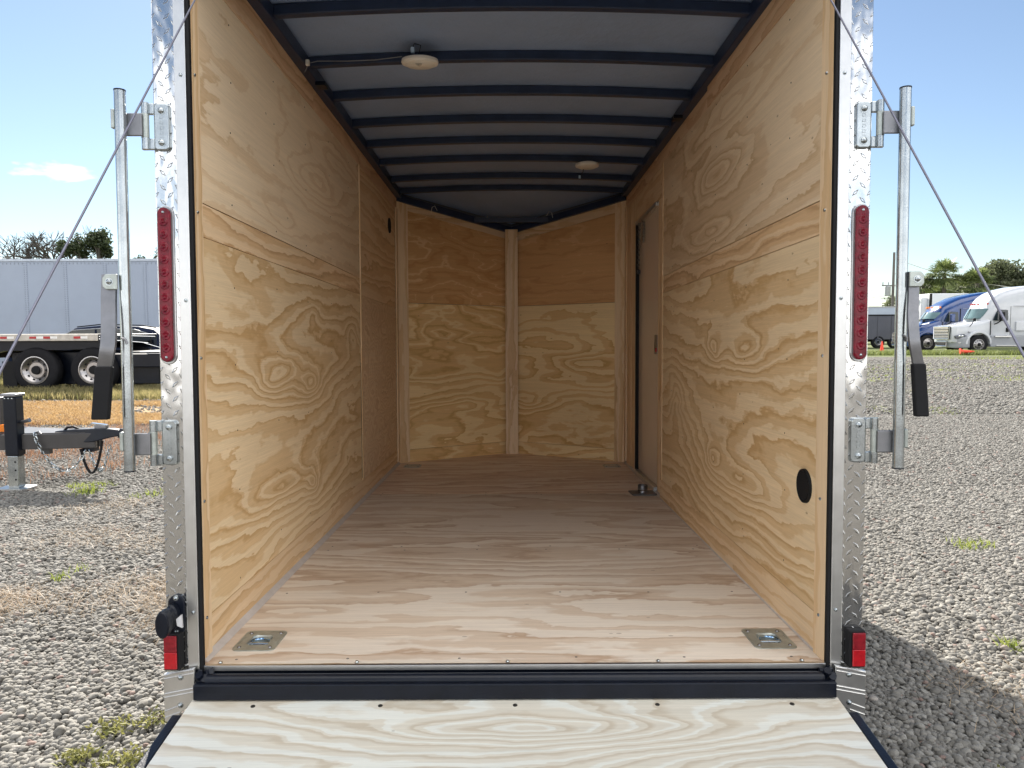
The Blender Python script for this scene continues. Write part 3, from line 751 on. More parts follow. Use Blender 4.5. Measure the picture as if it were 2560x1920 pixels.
# ramp door -----------------------------------------------------------
SL = R(-8.6)
rd = MB().box(-.874, .874, -1.86, 0, -.018, 0).build('ramp_door', W_RAMP, T, 'x', loc=(0, -.038, -.074), bevel=.001)
rd.rotation_euler.x = -SL
tag(rd, 'lowered ramp door with pale plywood deck and black steel frame')
for s in (-1, 1):
    x0, x1 = sorted((s*.876, s*.902)); MB().box(x0, x1, -1.88, -.06, -.05, -.002).build('side_rail', BLACK, rd, bevel=.003)
MB().box(-.876, .876, -1.88, -1.862, -.05, -.002).build('end_rail', BLACK, rd)
for x in (-.70, -.36, 0, .38, .74):
    MB().lathe([(0, .0015), (.006, .001), (.0065, 0)], (x, -.03, 0), n=10).build('screw', SCREW, rd)
    MB().lathe([(0, .0015), (.006, .001), (.0065, 0)], (x+.02, -.62, 0), n=10).build('screw', SCREW, rd)
# lift cables
for s in (-1, 1):
    pts = [(s*.845, .12, 1.99), (s*.832, -.02, 1.787), (s*.85, -.775, .845), (s*.862, -1.55, -.19), (s*.868, -1.62, -.29)]
    MB().tube(pts, .0023, 8).build('lift_cable', CABLE, T, smooth=True)

# wheels
def wheel_at(par, name, loc, r, w, face, rimmat=CHROME, deep=True, holes=10, rr=.60):
    """face: -1 the outside looks towards -Y, or axis x with face='x-'"""
    ty = MB().lathe([(rr*r*1.02, -w/2+.03), (rr*r*1.08, -w/2), (r*.86, -w/2-.01), (r*.965, -w/2+.02), (r, -w/2+.05), (r, w/2-.05), (r*.965, w/2-.02), (r*.86, w/2), (rr*r, w/2)], axis='y', n=40).build(name, TYRE, par, smooth=True, loc=loc)
    R0 = rr*r
    d = .10 if deep else .02
    rim = MB().lathe([(R0*1.03, -w/2-.004), (R0*.96, -w/2-.006), (R0*.92, -w/2+.02), (R0*.86, -w/2+.04), (R0*.60, -w/2+d), (R0*.56, -w/2+d-.03 if deep else -w/2-.01), (R0*.34, -w/2+d-.03 if deep else -w/2-.02), (R0*.30, -w/2+d-.06 if deep else -w/2-.05), (0, -w/2+d-.07 if deep else -w/2-.06)], axis='y', n=40).build('rim', rimmat, ty, smooth=True)
    for k in range(holes):
        a = 2*math.pi*k/holes; rad = R0*.73
        yb = -w/2+(.04+(d-.04)*.5)-.012
        if k < 10: MB().lathe([(0, 0), (R0*.085, 0), (R0*.09, .01)], (rad*math.cos(a), yb, rad*math.sin(a)), 'y', 10).build('hand_hole', RUBBER, ty)
    MB().lathe([(R0*.33, -w/2+(d-.045 if deep else -.03)), (R0*.30, -w/2+(d-.085 if deep else -.07)), (0, -w/2+(d-.09 if deep else -.075))], axis='y', n=20).build('hub_cap', RUBBER, ty, smooth=True)
    return ty
for s in (-1, 1):
    MB().lathe([(0, -.09), (.2, -.09), (.22, -.10), (.33, -.10), (.34, -.08), (.34, .08), (.33, .1), (0, .1)], (s*1.06, 1.75, -.068), 'x', 32).build('trailer_wheel', TYRE, T, smooth=True)

# loose square fitting lying on the floor by the side door
lf = MB()
lf.prism(rrect(0, 0, .15, .14, .014), 0, .007, 'z')
lo = lf.build('floor_fitting', simple('dark_steel', (.16, .16, .17), .4, .8), None, bevel=.0015)
lo.location = RX@Vector((.785, 2.43, .001)); lo.rotation_euler = (TILT, 0, R(3))
tag(lo, 'small grey square steel plate with round cup lying by the side door', 'fitting')
MB().lathe([(.030, .006), (.029, .02), (.0295, .052), (.026, .054), (.024, .052), (.022, .015), (0, .012)], n=24).build('round_cup', STEEL, lo, smooth=True)
MB().tube([(-.03, -.01, .022), (-.01, -.033, .026), (.02, -.03, .022), (.033, -.012, .02)], .003, 6).build('wire_loop', ZINC, lo)

exec_after = True
# ================================================================== GROUND
def gravel_tones(q, fac):
    return q.ramp(fac, [(.0, (.105, .098, .086)), (.3, (.165, .156, .138)), (.6, (.23, .219, .196)), (.86, (.30, .287, .258)), (.95, (.23, .165, .14)), (1., (.42, .405, .37))])
def ground_mat():
    m, t, b = newmat('gravel_ground'); q = NT(t)
    pos = q.n('ShaderNodeNewGeometry').outputs['Position']
    v = q.n('ShaderNodeTexVoronoi'); v.inputs['Scale'].default_value = 34; q.l(pos, v.inputs['Vector'])
    sepc = q.n('ShaderNodeSeparateColor'); q.l(v.outputs['Color'], sepc.inputs[0])
    c = gravel_tones(q, sepc.outputs[0])
    # gaps between stones
    gap = q.ramp(v.outputs['Distance'], [(.2, .95), (.6, .35)])
    c = q.mix(1., c, gap, 'MULTIPLY')
    # earth and dead grass, left side
    s = q.n('ShaderNodeSeparateXYZ'); q.l(pos, s.inputs[0])
    n1 = q.noise(q.mapping(pos, (.5, .9, 1)), 1.0, 5, .6)
    yy = q.math('ADD', s.outputs[1], q.math('MULTIPLY_ADD', n1, 3.0, -1.5))
    band = q.math('MULTIPLY', q.n('ShaderNodeMath').outputs[0], 0) if False else None
    def rng_(val, a, b_, c_, d_):
        o = q.n('ShaderNodeMapRange'); q.l(val, o.inputs[0]); o.inputs[1].default_value = a; o.inputs[2].default_value = b_
        p = q.n('ShaderNodeMapRange'); q.l(val, p.inputs[0]); p.inputs[1].default_value = c_; p.inputs[2].default_value = d_; p.inputs[3].default_value = 1; p.inputs[4].default_value = 0
        return q.math('MULTIPLY', o.outputs[0], p.outputs[0])
    left = q.math('LESS_THAN', s.outputs[0], -1.0)
    n2 = q.noise(pos, 3.2, 5, .65)
    gold = q.math('MULTIPLY', rng_(yy, 7.6, 8.8, 11.7, 12.2), left)
    gold = q.math('MULTIPLY', gold, q.ramp(n2, [(.28, .35), (.5, 1.)]))
    c = q.mix(gold, c, (.30, .195, .09))
    far = q.math('MULTIPLY', rng_(yy, 12.6, 13.4, 60, 90), left)
    c = q.mix(q.math('MULTIPLY', far, .85), c, (.10, .115, .04))
    brown = q.math('MULTIPLY', rng_(yy, 4.0, 6.5, 8.5, 9.5), left)
    c = q.mix(q.math('MULTIPLY', brown, q.ramp(n2, [(.48, 0.), (.66, .6)])), c, (.22, .13, .085))
    # right side: thin green strips then a grass verge beneath the trucks
    right = q.math('GREATER_THAN', s.outputs[0], 1.0)
    n3 = q.noise(q.mapping(pos, (.25, .9, 1)), 1.0, 6, .65)
    st = q.math('MULTIPLY', rng_(s.outputs[1], 14, 17, 27, 31), right)
    c = q.mix(q.math('MULTIPLY', st, q.ramp(n3, [(.50, 0.), (.62, .75)])), c, (.20, .24, .06))
    vg = q.math('MULTIPLY', rng_(q.math('ADD', s.outputs[1], q.math('MULTIPLY_ADD', n3, 4, -2)), 33.5, 35, 90, 130), right)
    c = q.mix(vg, c, (.13, .15, .06))
    n4 = q.noise(q.mapping(pos, (1.2, 1.5, 1)), 1.0, 4, .6)
    c = q.mix(1., c, q.ramp(n4, [(.3, .86), (.7, 1.06)]), 'MULTIPLY')
    q.l(c, b.inputs['Base Color']); b.inputs['Roughness'].default_value = .9; b.inputs['Specular IOR Level'].default_value = .2
    h = q.math('SUBTRACT', 1., v.outputs['Distance'])
    q.l(q.bump(h, .02, .9), b.inputs['Normal'])
    return m
gm = MB()
xs = [-900, 900]
gm.add([(-900, -900, GZ), (900, -900, GZ), (900, 1500, GZ), (-900, 1500, GZ)], [(0, 1, 2, 3)])
gr = gm.build('ground', ground_mat()); tag(gr, kind='structure')

# real stones near the trailer (geometry-node instances, uncountable)
def pebble_mesh(i):
    import bmesh
    bm = bmesh.new(); bmesh.ops.create_icosphere(bm, subdivisions=2, radius=1)
    rr = np.random.default_rng(100+i); ks = rr.normal(size=(5, 3)); ph_ = rr.uniform(0, 6, 5)
    planes = rr.normal(size=(7, 3)); planes /= np.linalg.norm(planes, axis=1)[:, None]
    sx, sy, sz = rr.uniform(.85, 1.25), rr.uniform(.7, .95), rr.uniform(.5, .72)
    for v in bm.verts:
        d = np.array(v.co); r = 1+.10*sum(math.sin(float(k@d)*1.7+p) for k, p in zip(ks, ph_))/2
        for pl_ in planes:
            dd = float(pl_@d)*r
            if dd > .80: d = d-pl_*(dd-.80)/r*.8
        v.co = Vector((d[0]*r*sx, d[1]*r*sy, d[2]*r*sz))
    me = bpy.data.meshes.new('pebble'); bm.to_mesh(me); bm.free()
    for p in me.polygons: p.use_smooth = True
    me.set_sharp_from_angle(angle=R(38))
    return me
def stone_mat():
    m, t, b = newmat('stone'); q = NT(t)
    at = q.n('ShaderNodeAttribute'); at.attribute_type = 'INSTANCER'; at.attribute_name = 'tone'
    c = gravel_tones(q, at.outputs['Fac'])
    n = q.noise(q.n('ShaderNodeTexCoord').outputs['Object'], 2.5, 5, .65)
    c = q.mix(1., c, q.ramp(n, [(.3, .72), (.7, 1.12)]), 'MULTIPLY')
    q.l(c, b.inputs['Base Color']); b.inputs['Roughness'].default_value = .85; b.inputs['Specular IOR Level'].default_value = .3
    return m
SM = stone_mat()
pcol = bpy.data.collections.new('pebbles')
for i in range(9):
    me = pebble_mesh(i); me.materials.append(SM); pcol.objects.link(bpy.data.objects.new('pebble', me))
def scatter(name, pts, size, tone, label, mat=None):
    me = bpy.data.meshes.new(name); me.vertices.add(len(pts)); me.vertices.foreach_set('co', pts.astype(np.float32).ravel())
    for an, arr in (('size', size), ('tone', tone)):
        a = me.attributes.new(an, 'FLOAT', 'POINT'); a.data.foreach_set('value', arr.astype(np.float32))
    o = bpy.data.objects.new(name, me); COL.objects.link(o); tag(o, label, kind='stuff')
    ng = bpy.data.node_groups.new(name, 'GeometryNodeTree')
    ng.interface.new_socket('Geometry', in_out='INPUT', socket_type='NodeSocketGeometry'); ng.interface.new_socket('Geometry', in_out='OUTPUT', socket_type='NodeSocketGeometry')
    n = ng.nodes; l = ng.links
    gi = n.new('NodeGroupInput'); go = n.new('NodeGroupOutput'); ip = n.new('GeometryNodeInstanceOnPoints'); ci = n.new('GeometryNodeCollectionInfo')
    ci.inputs['Collection'].default_value = pcol; ci.inputs['Separate Children'].default_value = True; ci.inputs['Reset Children'].default_value = True
    ip.inputs['Pick Instance'].default_value = True
    na = n.new('GeometryNodeInputNamedAttribute'); na.data_type = 'FLOAT'; na.inputs['Name'].default_value = 'size'
    rv = n.new('FunctionNodeRandomValue'); rv.data_type = 'FLOAT_VECTOR'; rv.inputs[0].default_value = (-.45, -.45, 0); rv.inputs[1].default_value = (.45, .45, 6.28)
    ri = n.new('FunctionNodeRandomValue'); ri.data_type = 'INT'; ri.inputs[4].default_value = 0; ri.inputs[5].default_value = 8
    l.new(gi.outputs[0], ip.inputs['Points']); l.new(ci.outputs[0], ip.inputs['Instance']); l.new(na.outputs[0], ip.inputs['Scale'])
    l.new(rv.outputs[0], ip.inputs['Rotation']); l.new(ri.outputs[2], ip.inputs['Instance Index']); l.new(ip.outputs[0], go.inputs[0])
    md = o.modifiers.new('stones', 'NODES'); md.node_group = ng
    return o
def wedge(n, side, y0, y1, a, b):
    # points spread evenly by area, inside a wedge opening away from the rear of the trailer
    y = np.sqrt(rng.uniform((y0+3)**2, (y1+3)**2, n))-3
    d = y+2.0
    x = side*(rng.uniform(a, b, n)*np.maximum(d, 1.2))
    return x, y
def mkgravel():
    P = []; S_ = []
    for side in (-1, 1):
        for (n, y0, y1, s0, s1) in ((90000, -2.2, 4.2, .008, .0155), (90000, 4.2, 9.5, .009, .016), (36000, 9.5, 18, .017, .030), (30000, 18, 30, .03, .045)):
            x, y = wedge(n, side, y0, y1, .36, .86)
            k = np.abs(x) > .93
            if side < 0: k &= ~((y > 8.3) & (rng.uniform(size=n) < .8)) & (y < 14)
            x, y = x[k], y[k]
            sz = rng.uniform(s0, s1, len(x))*rng.choice([.7, 1, 1, 1.15, 1.5], len(x), p=[.25, .3, .25, .15, .05])
            P.append(np.stack([x, y, GZ+sz*rng.uniform(.0, .75, len(x))], 1)); S_.append(sz)
    # under the ramp end and behind the camera's feet
    P = np.concatenate(P); S_ = np.concatenate(S_)
    tone = np.clip(rng.beta(2.2, 2.4, len(P)), 0, 1)
    big = rng.uniform(size=len(P)) < .012; tone[big] = .95
    scatter('gravel_stones', P, S_, tone, 'loose grey gravel stones covering the lot')
mkgravel()

# blades of grass as one mesh
def blades(name, pts, h, w, lean, mat, label, kind='stuff', curve=.35):
    n = len(pts); a = rng.uniform(0, 2*np.pi, n); t = rng.uniform(0, 2*np.pi, n)
    hh = h*rng.uniform(.45, 1.15, n); ll = lean*rng.uniform(.2, 1.2, n)*hh
    d = np.stack([np.cos(a), np.sin(a), 0*a], 1)*(w/2)
    lv = np.stack([np.cos(t)*ll, np.sin(t)*ll, 0*a], 1)
    b0 = pts-d; b1 = pts+d
    mid = pts+lv*.35+np.stack([0*a, 0*a, hh*.6], 1); tip = pts+lv+np.stack([0*a, 0*a, hh], 1)
    m0 = mid-d*.7; m1 = mid+d*.7
    V_ = np.stack([b0, b1, m1, m0, tip], 1).reshape(-1, 3)
    base = np.arange(n)*5
    quads = np.stack([base, base+1, base+2, base+3], 1); tris = np.stack([base+3, base+2, base+4], 1)
    me = bpy.data.meshes.new(name)
    me.vertices.add(len(V_)); me.vertices.foreach_set('co', V_.astype(np.float32).ravel())
    me.loops.add(n*7); me.polygons.add(n*2)
    li = np.concatenate([quads, tris], 1).ravel(); me.loops.foreach_set('vertex_index', li.astype(np.int32))
    ls = np.stack([np.arange(n)*7, np.arange(n)*7+4], 1).ravel(); me.polygons.foreach_set('loop_start', ls.astype(np.int32))
    me.update(calc_edges=True); me.validate()
    me.materials.append(mat); o = bpy.data.objects.new(name, me); COL.objects.link(o)
    return tag(o, label, kind=kind)
def leafmat(name, c1, c2, scale=3., trans=.3, rough=.6):
    m, t, b = newmat(name); q = NT(t)
    pos = q.n('ShaderNodeNewGeometry')
    n = q.noise(pos.outputs['Position'], scale, 4, .7)
    n2 = q.math('MULTIPLY_ADD', pos.outputs['Random Per Island'], .5, q.math('MULTIPLY', n, .6))
    c = q.ramp(n2, [(.25, c1), (.75, c2)])
    q.l(c, b.inputs['Base Color']); b.inputs['Roughness'].default_value = rough
    tr = q.n('ShaderNodeBsdfTranslucent'); q.l(c, tr.inputs[0])
    mixs = q.n('ShaderNodeMixShader'); mixs.inputs[0].default_value = trans
    out = t.nodes['Material Output']; q.l(b.outputs[0], mixs.inputs[1]); q.l(tr.outputs[0], mixs.inputs[2]); q.l(mixs.outputs[0], out.inputs[0])
    return m
GOLD = leafmat('dry_grass', (.28, .165, .065), (.46, .32, .16), 1.5, .5)
BROWN = leafmat('brown_weeds', (.14, .07, .045), (.34, .20, .12), 2, .4)
GREENG = leafmat('green_grass', (.12, .17, .02), (.30, .34, .07), 1.5, .5)
VERGE = leafmat('verge_green', (.09, .12, .03), (.22, .25, .08), 1.2, .4)
OLIVE = leafmat('olive_grass', (.14, .14, .05), (.36, .30, .14), 1.5, .45)
def clumpy(n, x0, x1, y0, y1, k, spread, wx=1.0):
    cx = rng.uniform(x0, x1, k); cy = rng.uniform(y0, y1, k); i = rng.integers(0, k, n)
    x = cx[i]+rng.normal(0, spread, n)*wx; y = cy[i]+rng.normal(0, spread, n)
    return np.stack([x, y, np.full(n, GZ)], 1)
def field(n, d0, d1, a0, a1):
    y = np.sqrt(rng.uniform((d0+2)**2, (d1+2)**2, n))-2; x = rng.uniform(a0, a1, n)*(y+2)
    return np.stack([x, y, np.full(n, GZ)], 1)
pts = field(60000, 8.6, 12.0, -.86, -.36)
keep = ~((pts[:, 0]/(pts[:, 1]+2) > -.53) & (pts[:, 1] > 9.9) & (pts[:, 1] < 11.3))
blades('dry_grass', pts[keep], .07, .010, 1.3, GOLD, 'matted golden dry grass across the lot on the left')
blades('grass_verge', np.concatenate([field(26000, 12.5, 15.2, -.86, -.36), field(14000, 15.2, 23, -.86, -.30)]), .17, .014, .5, OLIVE, 'olive and straw coloured grass before the flatbed wheels')
blades('brown_weeds', clumpy(9000, -8, -3.2, 4.6, 8.9, 90, .16), .10, .006, .8, BROWN, 'thin reddish brown weeds in the gravel on the left')
gp = [clumpy(320, -3.75, -3.5, 4.0, 4.4, 5, .05), clumpy(500, -3.0, -2.35, 3.6, 4.6, 12, .07), clumpy(160, -2.15, -2.0, 2.7, 2.9, 3, .04), clumpy(60, -2.5, -2.35, 1.9, 2.1, 3, .03),
      clumpy(300, 5.5, 7.5, 9.6, 10.6, 6, .12), clumpy(120, 2.7, 2.9, 2.3, 2.5, 4, .04), clumpy(60, 1.95, 2.1, .95, 1.05, 2, .02), clumpy(260, 6.5, 9, 12.5, 14, 7, .15)]
blades('grass_sprigs', np.concatenate(gp), .055, .006, 1.2, GREENG, 'bright green sprigs scattered in the gravel')
# low yellow-green creeping weed by the ramp
cr = np.concatenate([clumpy(420, -1.36, -1.08, .18, .46, 9, .028), clumpy(520, -1.28, -1.05, -.08, .12, 9, .03), clumpy(350, -1.02, -.98, .3, .55, 6, .03), clumpy(700, 1.75, 2.1, .0, .25, 10, .05), clumpy(500, 1.25, 1.6, -.2, .1, 10, .04)])
cr[:, 2] += .02
blades('creeping_weed', cr, .018, .010, 1.8, leafmat('creeper', (.10, .11, .03), (.30, .29, .09), 9, .3), 'yellow green creeping weed beside the ramp')
# dead pine needles and stalks lying in the gravel
dn = np.concatenate([clumpy(420, 1.5, 2.1, .35, .75, 9, .10), clumpy(2200, -2.1, -1.5, 1.2, 1.9, 14, .11), clumpy(1300, -2.7, -2.3, 1.2, 1.7, 9, .10), clumpy(2200, -3.6, -1.8, 2.4, 3.8, 26, .11)])
dn[:, 2] += .022
blades('dead_stalks', dn, .03, .0022, 3.6, leafmat('straw', (.28, .19, .11), (.50, .38, .25), 9, .2), 'dead straw coloured stalks lying on the gravel')
strips = np.concatenate([clumpy(5200, 8, 24, 20.5, 26, 60, .30, 3.0), clumpy(2400, 6, 18, 16.5, 20, 30, .22, 3.0), clumpy(3500, 20, 32, 28, 34, 40, .35, 3.0)])
blades('grass_strips', strips, .07, .02, 1.3, GREENG, 'thin green grass strips growing through the gravel on the right')
blades('verge_weeds', np.concatenate([field(12000, 36.2, 38.8, .40, .80), clumpy(5000, 20, 26, 36.5, 38.7, 22, .3, 1.6)]), .24, .03, .6, VERGE, 'yellow green weeds along the verge before the parked trucks')

# ================================================================== BLACK TONGUE TRAILER (left)
DKF = simple('dark_frame_paint', (.045, .042, .042), .35, 0, .15, 8, coat=.2)
tt = empty('utility_trailer', (-4.19, 4.30, GZ), 'black trailer tongue on a jack stand beside dry grass, coupler pointing right', 'trailer')
def rel(x, y, z): return (x+4.19, y-4.30, z-GZ)
# rails of the A frame: near rail slopes back from the coupler
zb, ztp = .345, .475
def rail(x0, y0, x1, y1, w=.045):
    d = Vector((x1-x0, y1-y0, 0)).normalized(); nrm = Vector((-d.y, d.x, 0))*w/2
    a = [(x0-nrm.x, y0-nrm.y), (x1-nrm.x, y1-nrm.y), (x1+nrm.x, y1+nrm.y), (x0+nrm.x, y0+nrm.y)]
    return MB().prism(a, zb, ztp, 'z')
rail(-1.4, -.28, .62, .03).build('frame_rail', DKF, tt, bevel=.006)
rail(-1.4, .85, .62, .10).build('frame_rail', DKF, tt, bevel=.006)
MB().box(-.9, -.84, -.15, .62, zb+.02, ztp-.01).build('cross_rail', DKF, tt, bevel=.004)
MB().prism([(-.16, -.075), (.60, .01), (.60, .12), (.05, .30), (-.16, .34)], ztp+.001, ztp+.007, 'z').build('jack_plate', DKF, tt)
# coupler: channel that narrows into the ball socket
cp = MB()
secs = [(.28, .075, .40, .49), (.45, .075, .385, .505), (.62, .07, .40, .51), (.74, .05, .43, .505), (.82, .045, .445, .495)]
vs = []
for (x, w, z0, z1) in secs: vs += [(x, .065-w, z0), (x, .065+w, z0), (x, .065+w*.8, z1), (x, .065-w*.8, z1)]
fs = [(4*i+k, 4*i+4+k, 4*i+4+(k+1) % 4, 4*i+(k+1) % 4) for i in range(len(secs)-1) for k in range(4)]+[(0, 1, 2, 3), (16, 19, 18, 17)]
cp.add(vs, fs).build('coupler', BLACK, tt, bevel=.008)
bm_ = MB().lathe([(0, .046), (.025, .042), (.042, .02), (.046, -.01), (.040, -.035), (.03, -.035)], (.835, .065, .462), n=20).build('ball_socket', BLACK, tt, smooth=True)
MB().box(.60, .70, .04, .09, .505, .535).build('coupler_latch', STEEL, tt, bevel=.005)
MB().prism([(.56, .545), (.70, .533), (.70, .54), (.57, .556)], .045, .085, 'y').build('latch_lever', CHROME, tt)
MB().box(.50, .60, .02, .11, .31, .35).build('chain_bracket', BLACK, tt, bevel=.004)
MB().box(.18, .25, -.03, .02, .30, .345).build('rail_tab', DKF, tt)
# jack
jk = MB().box(-.055, .055, -.055, .055, .30, .80).build('tongue_jack', BLACK, tt, bevel=.012, loc=(0, -.085, 0))
MB().box(-.064, .064, -.064, .064, .80, .825).build('jack_cap', STEEL, jk, bevel=.006)
for x in (-.03, 0, .03): MB().lathe([(0, -.003), (.006, -.002), (.007, .001)], (x, -.056, .785), 'y', 8).build('rivet', ZINC, jk)
o = MB().box(-.045, .045, -.045, .045, .03, .30).build('drop_leg', ZINC, jk, bevel=.006)
for z in (.10, .18, .25): MB().lathe([(0, 0), (.008, 0), (.009, .002)], (.022, -.0462, z), 'y', 10).build('pin_hole', RUBBER, jk)
MB().prism(rrect(0, 0, .26, .20, .05), .012, .03, 'z').build('foot_plate', ALU, jk)
MB().tube([(.055, 0, .58), (.10, -.005, .59), (.14, -.01, .60)], [.012, .014, .018], 8).build('crank_handle', STEEL, jk, smooth=True)
MB().box(-.30, -.20, .05, .13, zb+.13, .78).build('spare_mount_post', DKF, tt, bevel=.005)
MB().box(-.20, -.13, -.02, .03, .49, .55).build('side_reflector', AMBER, tt, bevel=.004)
MB().box(-.7, -.3, .1, .14, .70, .76).build('front_rail', GREYP, tt, bevel=.004)
# safety chains
def chain(path, par, size=.021, r=.0042):
    pts = [Vector(p) for p in path]; mb = MB()
    # resample
    out = []
    for a, b_ in zip(pts[:-1], pts[1:]):
        n = max(1, int((b_-a).length/.033))
        for i in range(n): out.append(a.lerp(b_, i/n))
    out.append(pts[-1])
    for i in range(len(out)-1):
        d = (out[i+1]-out[i]).normalized(); c_ = (out[i]+out[i+1])/2
        side = d.cross(Vector((0, 1, 0))).normalized() if i % 2 else d.cross(d.cross(Vector((0, 1, 0)))).normalized()
        torus(mb, c_, d, side, (.023, .0125), .0048, 10, 5)
    return mb.build('safety_chain', ZINC, par, smooth=True)
def cat(a, b_, sag, n=14):
    a = Vector(a); b_ = Vector(b_)
    return [a.lerp(b_, i/n)-Vector((0, 0, sag*4*(i/n)*(1-i/n))) for i in range(n+1)]
chain([(.17, -.09, .49)]+cat((.19, -.10, .42), (.55, .0, .34), .22), tt)
chain(cat((.56, .03, .33), (.72, .05, .36), .20, 10), tt)
MB().tube([Vector(p) for p in cat((.50, .0, .34), (.67, .03, .40), .24, 14)], .011, 7).build('breakaway_cable', RUBBER, tt, smooth=True)
MB().tube([(.33, .05, .485), (.38, .03, .52), (.42, .04, .525), (.46, .06, .50)], .010, 6).build('wiring_loop', RUBBER, tt, smooth=True)
MB().tube([(.15, -.055, .485), (.20, -.07, .497), (.22, -.08, .48)], .007, 6).build('chain_hook', STEEL, tt)

# ================================================================== FLATBED (left, beyond the grass)
YF = 14.4
fb = empty('flatbed_trailer', (-10.5, YF, GZ), 'black flatbed trailer with red and white tape strip, parked before a dark SUV', 'trailer')
X0 = -10.5
def fx(x): return x-X0
MB().box(fx(-24), fx(-9.12), 0, 2.4, 1.15, 1.30).build('deck', WOODG, fb, bevel=.01)
for i, x in enumerate((-16.5, -15.0, -14.1, -12.9, -11.96, -11.0, -10.78, -10.4, -10.05, -9.62)):
    pass
for px_ in (16.5, 89.5, 124, 199.5):
    x = (px_-1280)/1850*16.4
    MB().box(fx(x-.075), fx(x+.075), -.006, -.001, 1.20, 1.25).build('reflector', REDB, fb)
    MB().box(fx(x+.08), fx(x+.23), -.006, -.001, 1.20, 1.25).build('reflector', simple('white_tape', (.75, .75, .73), .3), fb)
MB().box(fx(-9.12), fx(-8.96), .0, 2.4, 1.12, 1.30).build('end_plate', BLACK, fb, bevel=.01)
for dx in (.04, .10):
    for dz in (1.19, 1.245): MB().lathe([(0, -.006), (.012, -.005), (.014, 0)], (fx(-9.12+dx), 0, dz), 'y', 8).build('bolt', CHROME, fb)
MB().prism([(fx(-24), .60), (fx(-12.2), .72), (fx(-11.3), .93), (fx(-8.9), .97), (fx(-8.9), 1.15), (fx(-24), 1.15)], .15, .3, 'y').build('main_beam', BLACK, fb)
MB().prism([(fx(-24), .60), (fx(-12.2), .72), (fx(-11.3), .93), (fx(-8.9), .97), (fx(-8.9), 1.15), (fx(-24), 1.15)], 2.1, 2.25, 'y').build('main_beam', BLACK, fb)
MB().box(fx(-8.96), fx(-7.2), .25, 2.1, .55, .86).build('rear_frame', BLACK, fb, bevel=.02)
MB().box(fx(-11.35), fx(-8.0), .45, 2.1, .16, .9).build('suspension_shade_block', BLACK, fb, bevel=.02)  # suspension as one black block, deepened to stand for shade under the deck
MB().box(fx(-7.7), fx(-7.0), .3, .5, .22, .6).build('rear_step', BLACK, fb)
for z in (.62, .38): MB().box(fx(-7.85), fx(-7.2), .22, .26, z-.015, z+.015).build('step_bar', ALU, fb)
MB().box(fx(-9.0), fx(-8.1), .1, .14, .845, .87).build('side_bar', ALU, fb)
for (a, b_) in (((-9.0, .2, 1.27), (-7.95, .2, 1.24)), ((-8.85, .18, 1.16), (-8.1, .18, 1.10)), ((-8.2, .18, 1.10), (-7.8, .18, .98)), ((-7.8, .18, .98), (-7.0, .2, .96)), ((-8.3, .2, .90), (-7.0, .2, .90))):
    MB().tube([(fx(a[0]), a[1], a[2]), (fx(b_[0]), b_[1], b_[2])], .009, 6).build('binder_rod', CHROME, fb)
MB().tube([(fx(-8.05), .2, 1.24), (fx(-8.05), .2, .95)], .012, 6).build('binder_rod', RUBBER, fb)
MB().box(fx(-11.33), fx(-11.02), .1, .13, .10, .70).build('mud_flap', RUBBER, fb)
MB().box(fx(-11.34), fx(-11.31), .13, .9, .10, .62).build('flap_hanger', GREYP, fb)
RIMS = simple('alloy_rim', (.36, .345, .34), .3, .9, .1)
w0 = wheel_at(fb, 'wheel', (fx(-10.60), .22, .50), .505, .28, -1, RIMS)
for (x, y) in ((-9.32, .22), (-10.60, 2.1), (-9.32, 2.1)):
    c = copy_tree(w0, fb); c.location = (fx(x), y, .50)

# ================================================================== SUV
suv = empty('dark_suv', (-12.4, 20.4, GZ), 'dark navy SUV with chrome window trim standing behind the flatbed trailer', 'car')
def loft(secs, caps=True, close=True):
    """secs: list of closed point rings of equal length"""
    n = len(secs[0]); vs = [p for s_ in secs for p in s_]; fs = []
    for i in range(len(secs)-1):
        for k in range(n): fs.append((i*n+k, (i+1)*n+k, (i+1)*n+(k+1) % n, i*n+(k+1) % n))
    if caps: fs += [tuple(range(n)), tuple((len(secs)-1)*n+k for k in range(n-1, -1, -1))]
    return MB().add(vs, fs)
def ring(x, w, z0, z1, r, bow=0., n=5, taper=1.):
    """rounded section across y at station x; bow pushes the flanks back"""
    pts = []
    for (sy, sz, a0) in ((1, 1, 0), (-1, 1, 90), (-1, -1, 180), (1, -1, 270)):
        for i in range(n+1):
            a = R(a0+90*i/n); rr = r if sz > 0 else min(r, .08)
            ww = w*taper if sz > 0 else w
            y = sy*(ww-rr)+rr*math.cos(a); z = (z1-rr if sz > 0 else z0+rr)+rr*math.sin(a)
            pts.append((x+bow*(abs(y)/w)**2, y, z))
    return pts
# local x from the nose (-2.4) to the tail (2.5)
S = [(-2.42, .80, .45, .78, .12, .15), (-2.30, .88, .35, .92, .14, .12), (-1.6, .94, .28, 1.02, .14, .05), (-1.0, .95, .26, 1.06, .12, 0), (0, .96, .25, 1.08, .10, 0), (1.6, .96, .26, 1.10, .10, 0), (2.3, .93, .34, 1.08, .12, -.05), (2.46, .86, .45, .95, .12, -.08)]
loft([ring(*s_) for s_ in S]).build('body', DKBL, suv, smooth=True)
S = [(-1.05, .86, 1.0, 1.07, .05, .1), (-.35, .80, 1.0, 1.47, .14, .06), (.4, .80, 1.0, 1.53, .14, 0), (1.5, .79, 1.0, 1.50, .14, 0), (2.0, .77, 1.0, 1.42, .14, -.05), (2.42, .80, 1.0, 1.06, .05, -.05)]
loft([ring(*s_, n=5) for s_ in S]).build('cabin', DKBL, suv, smooth=True)
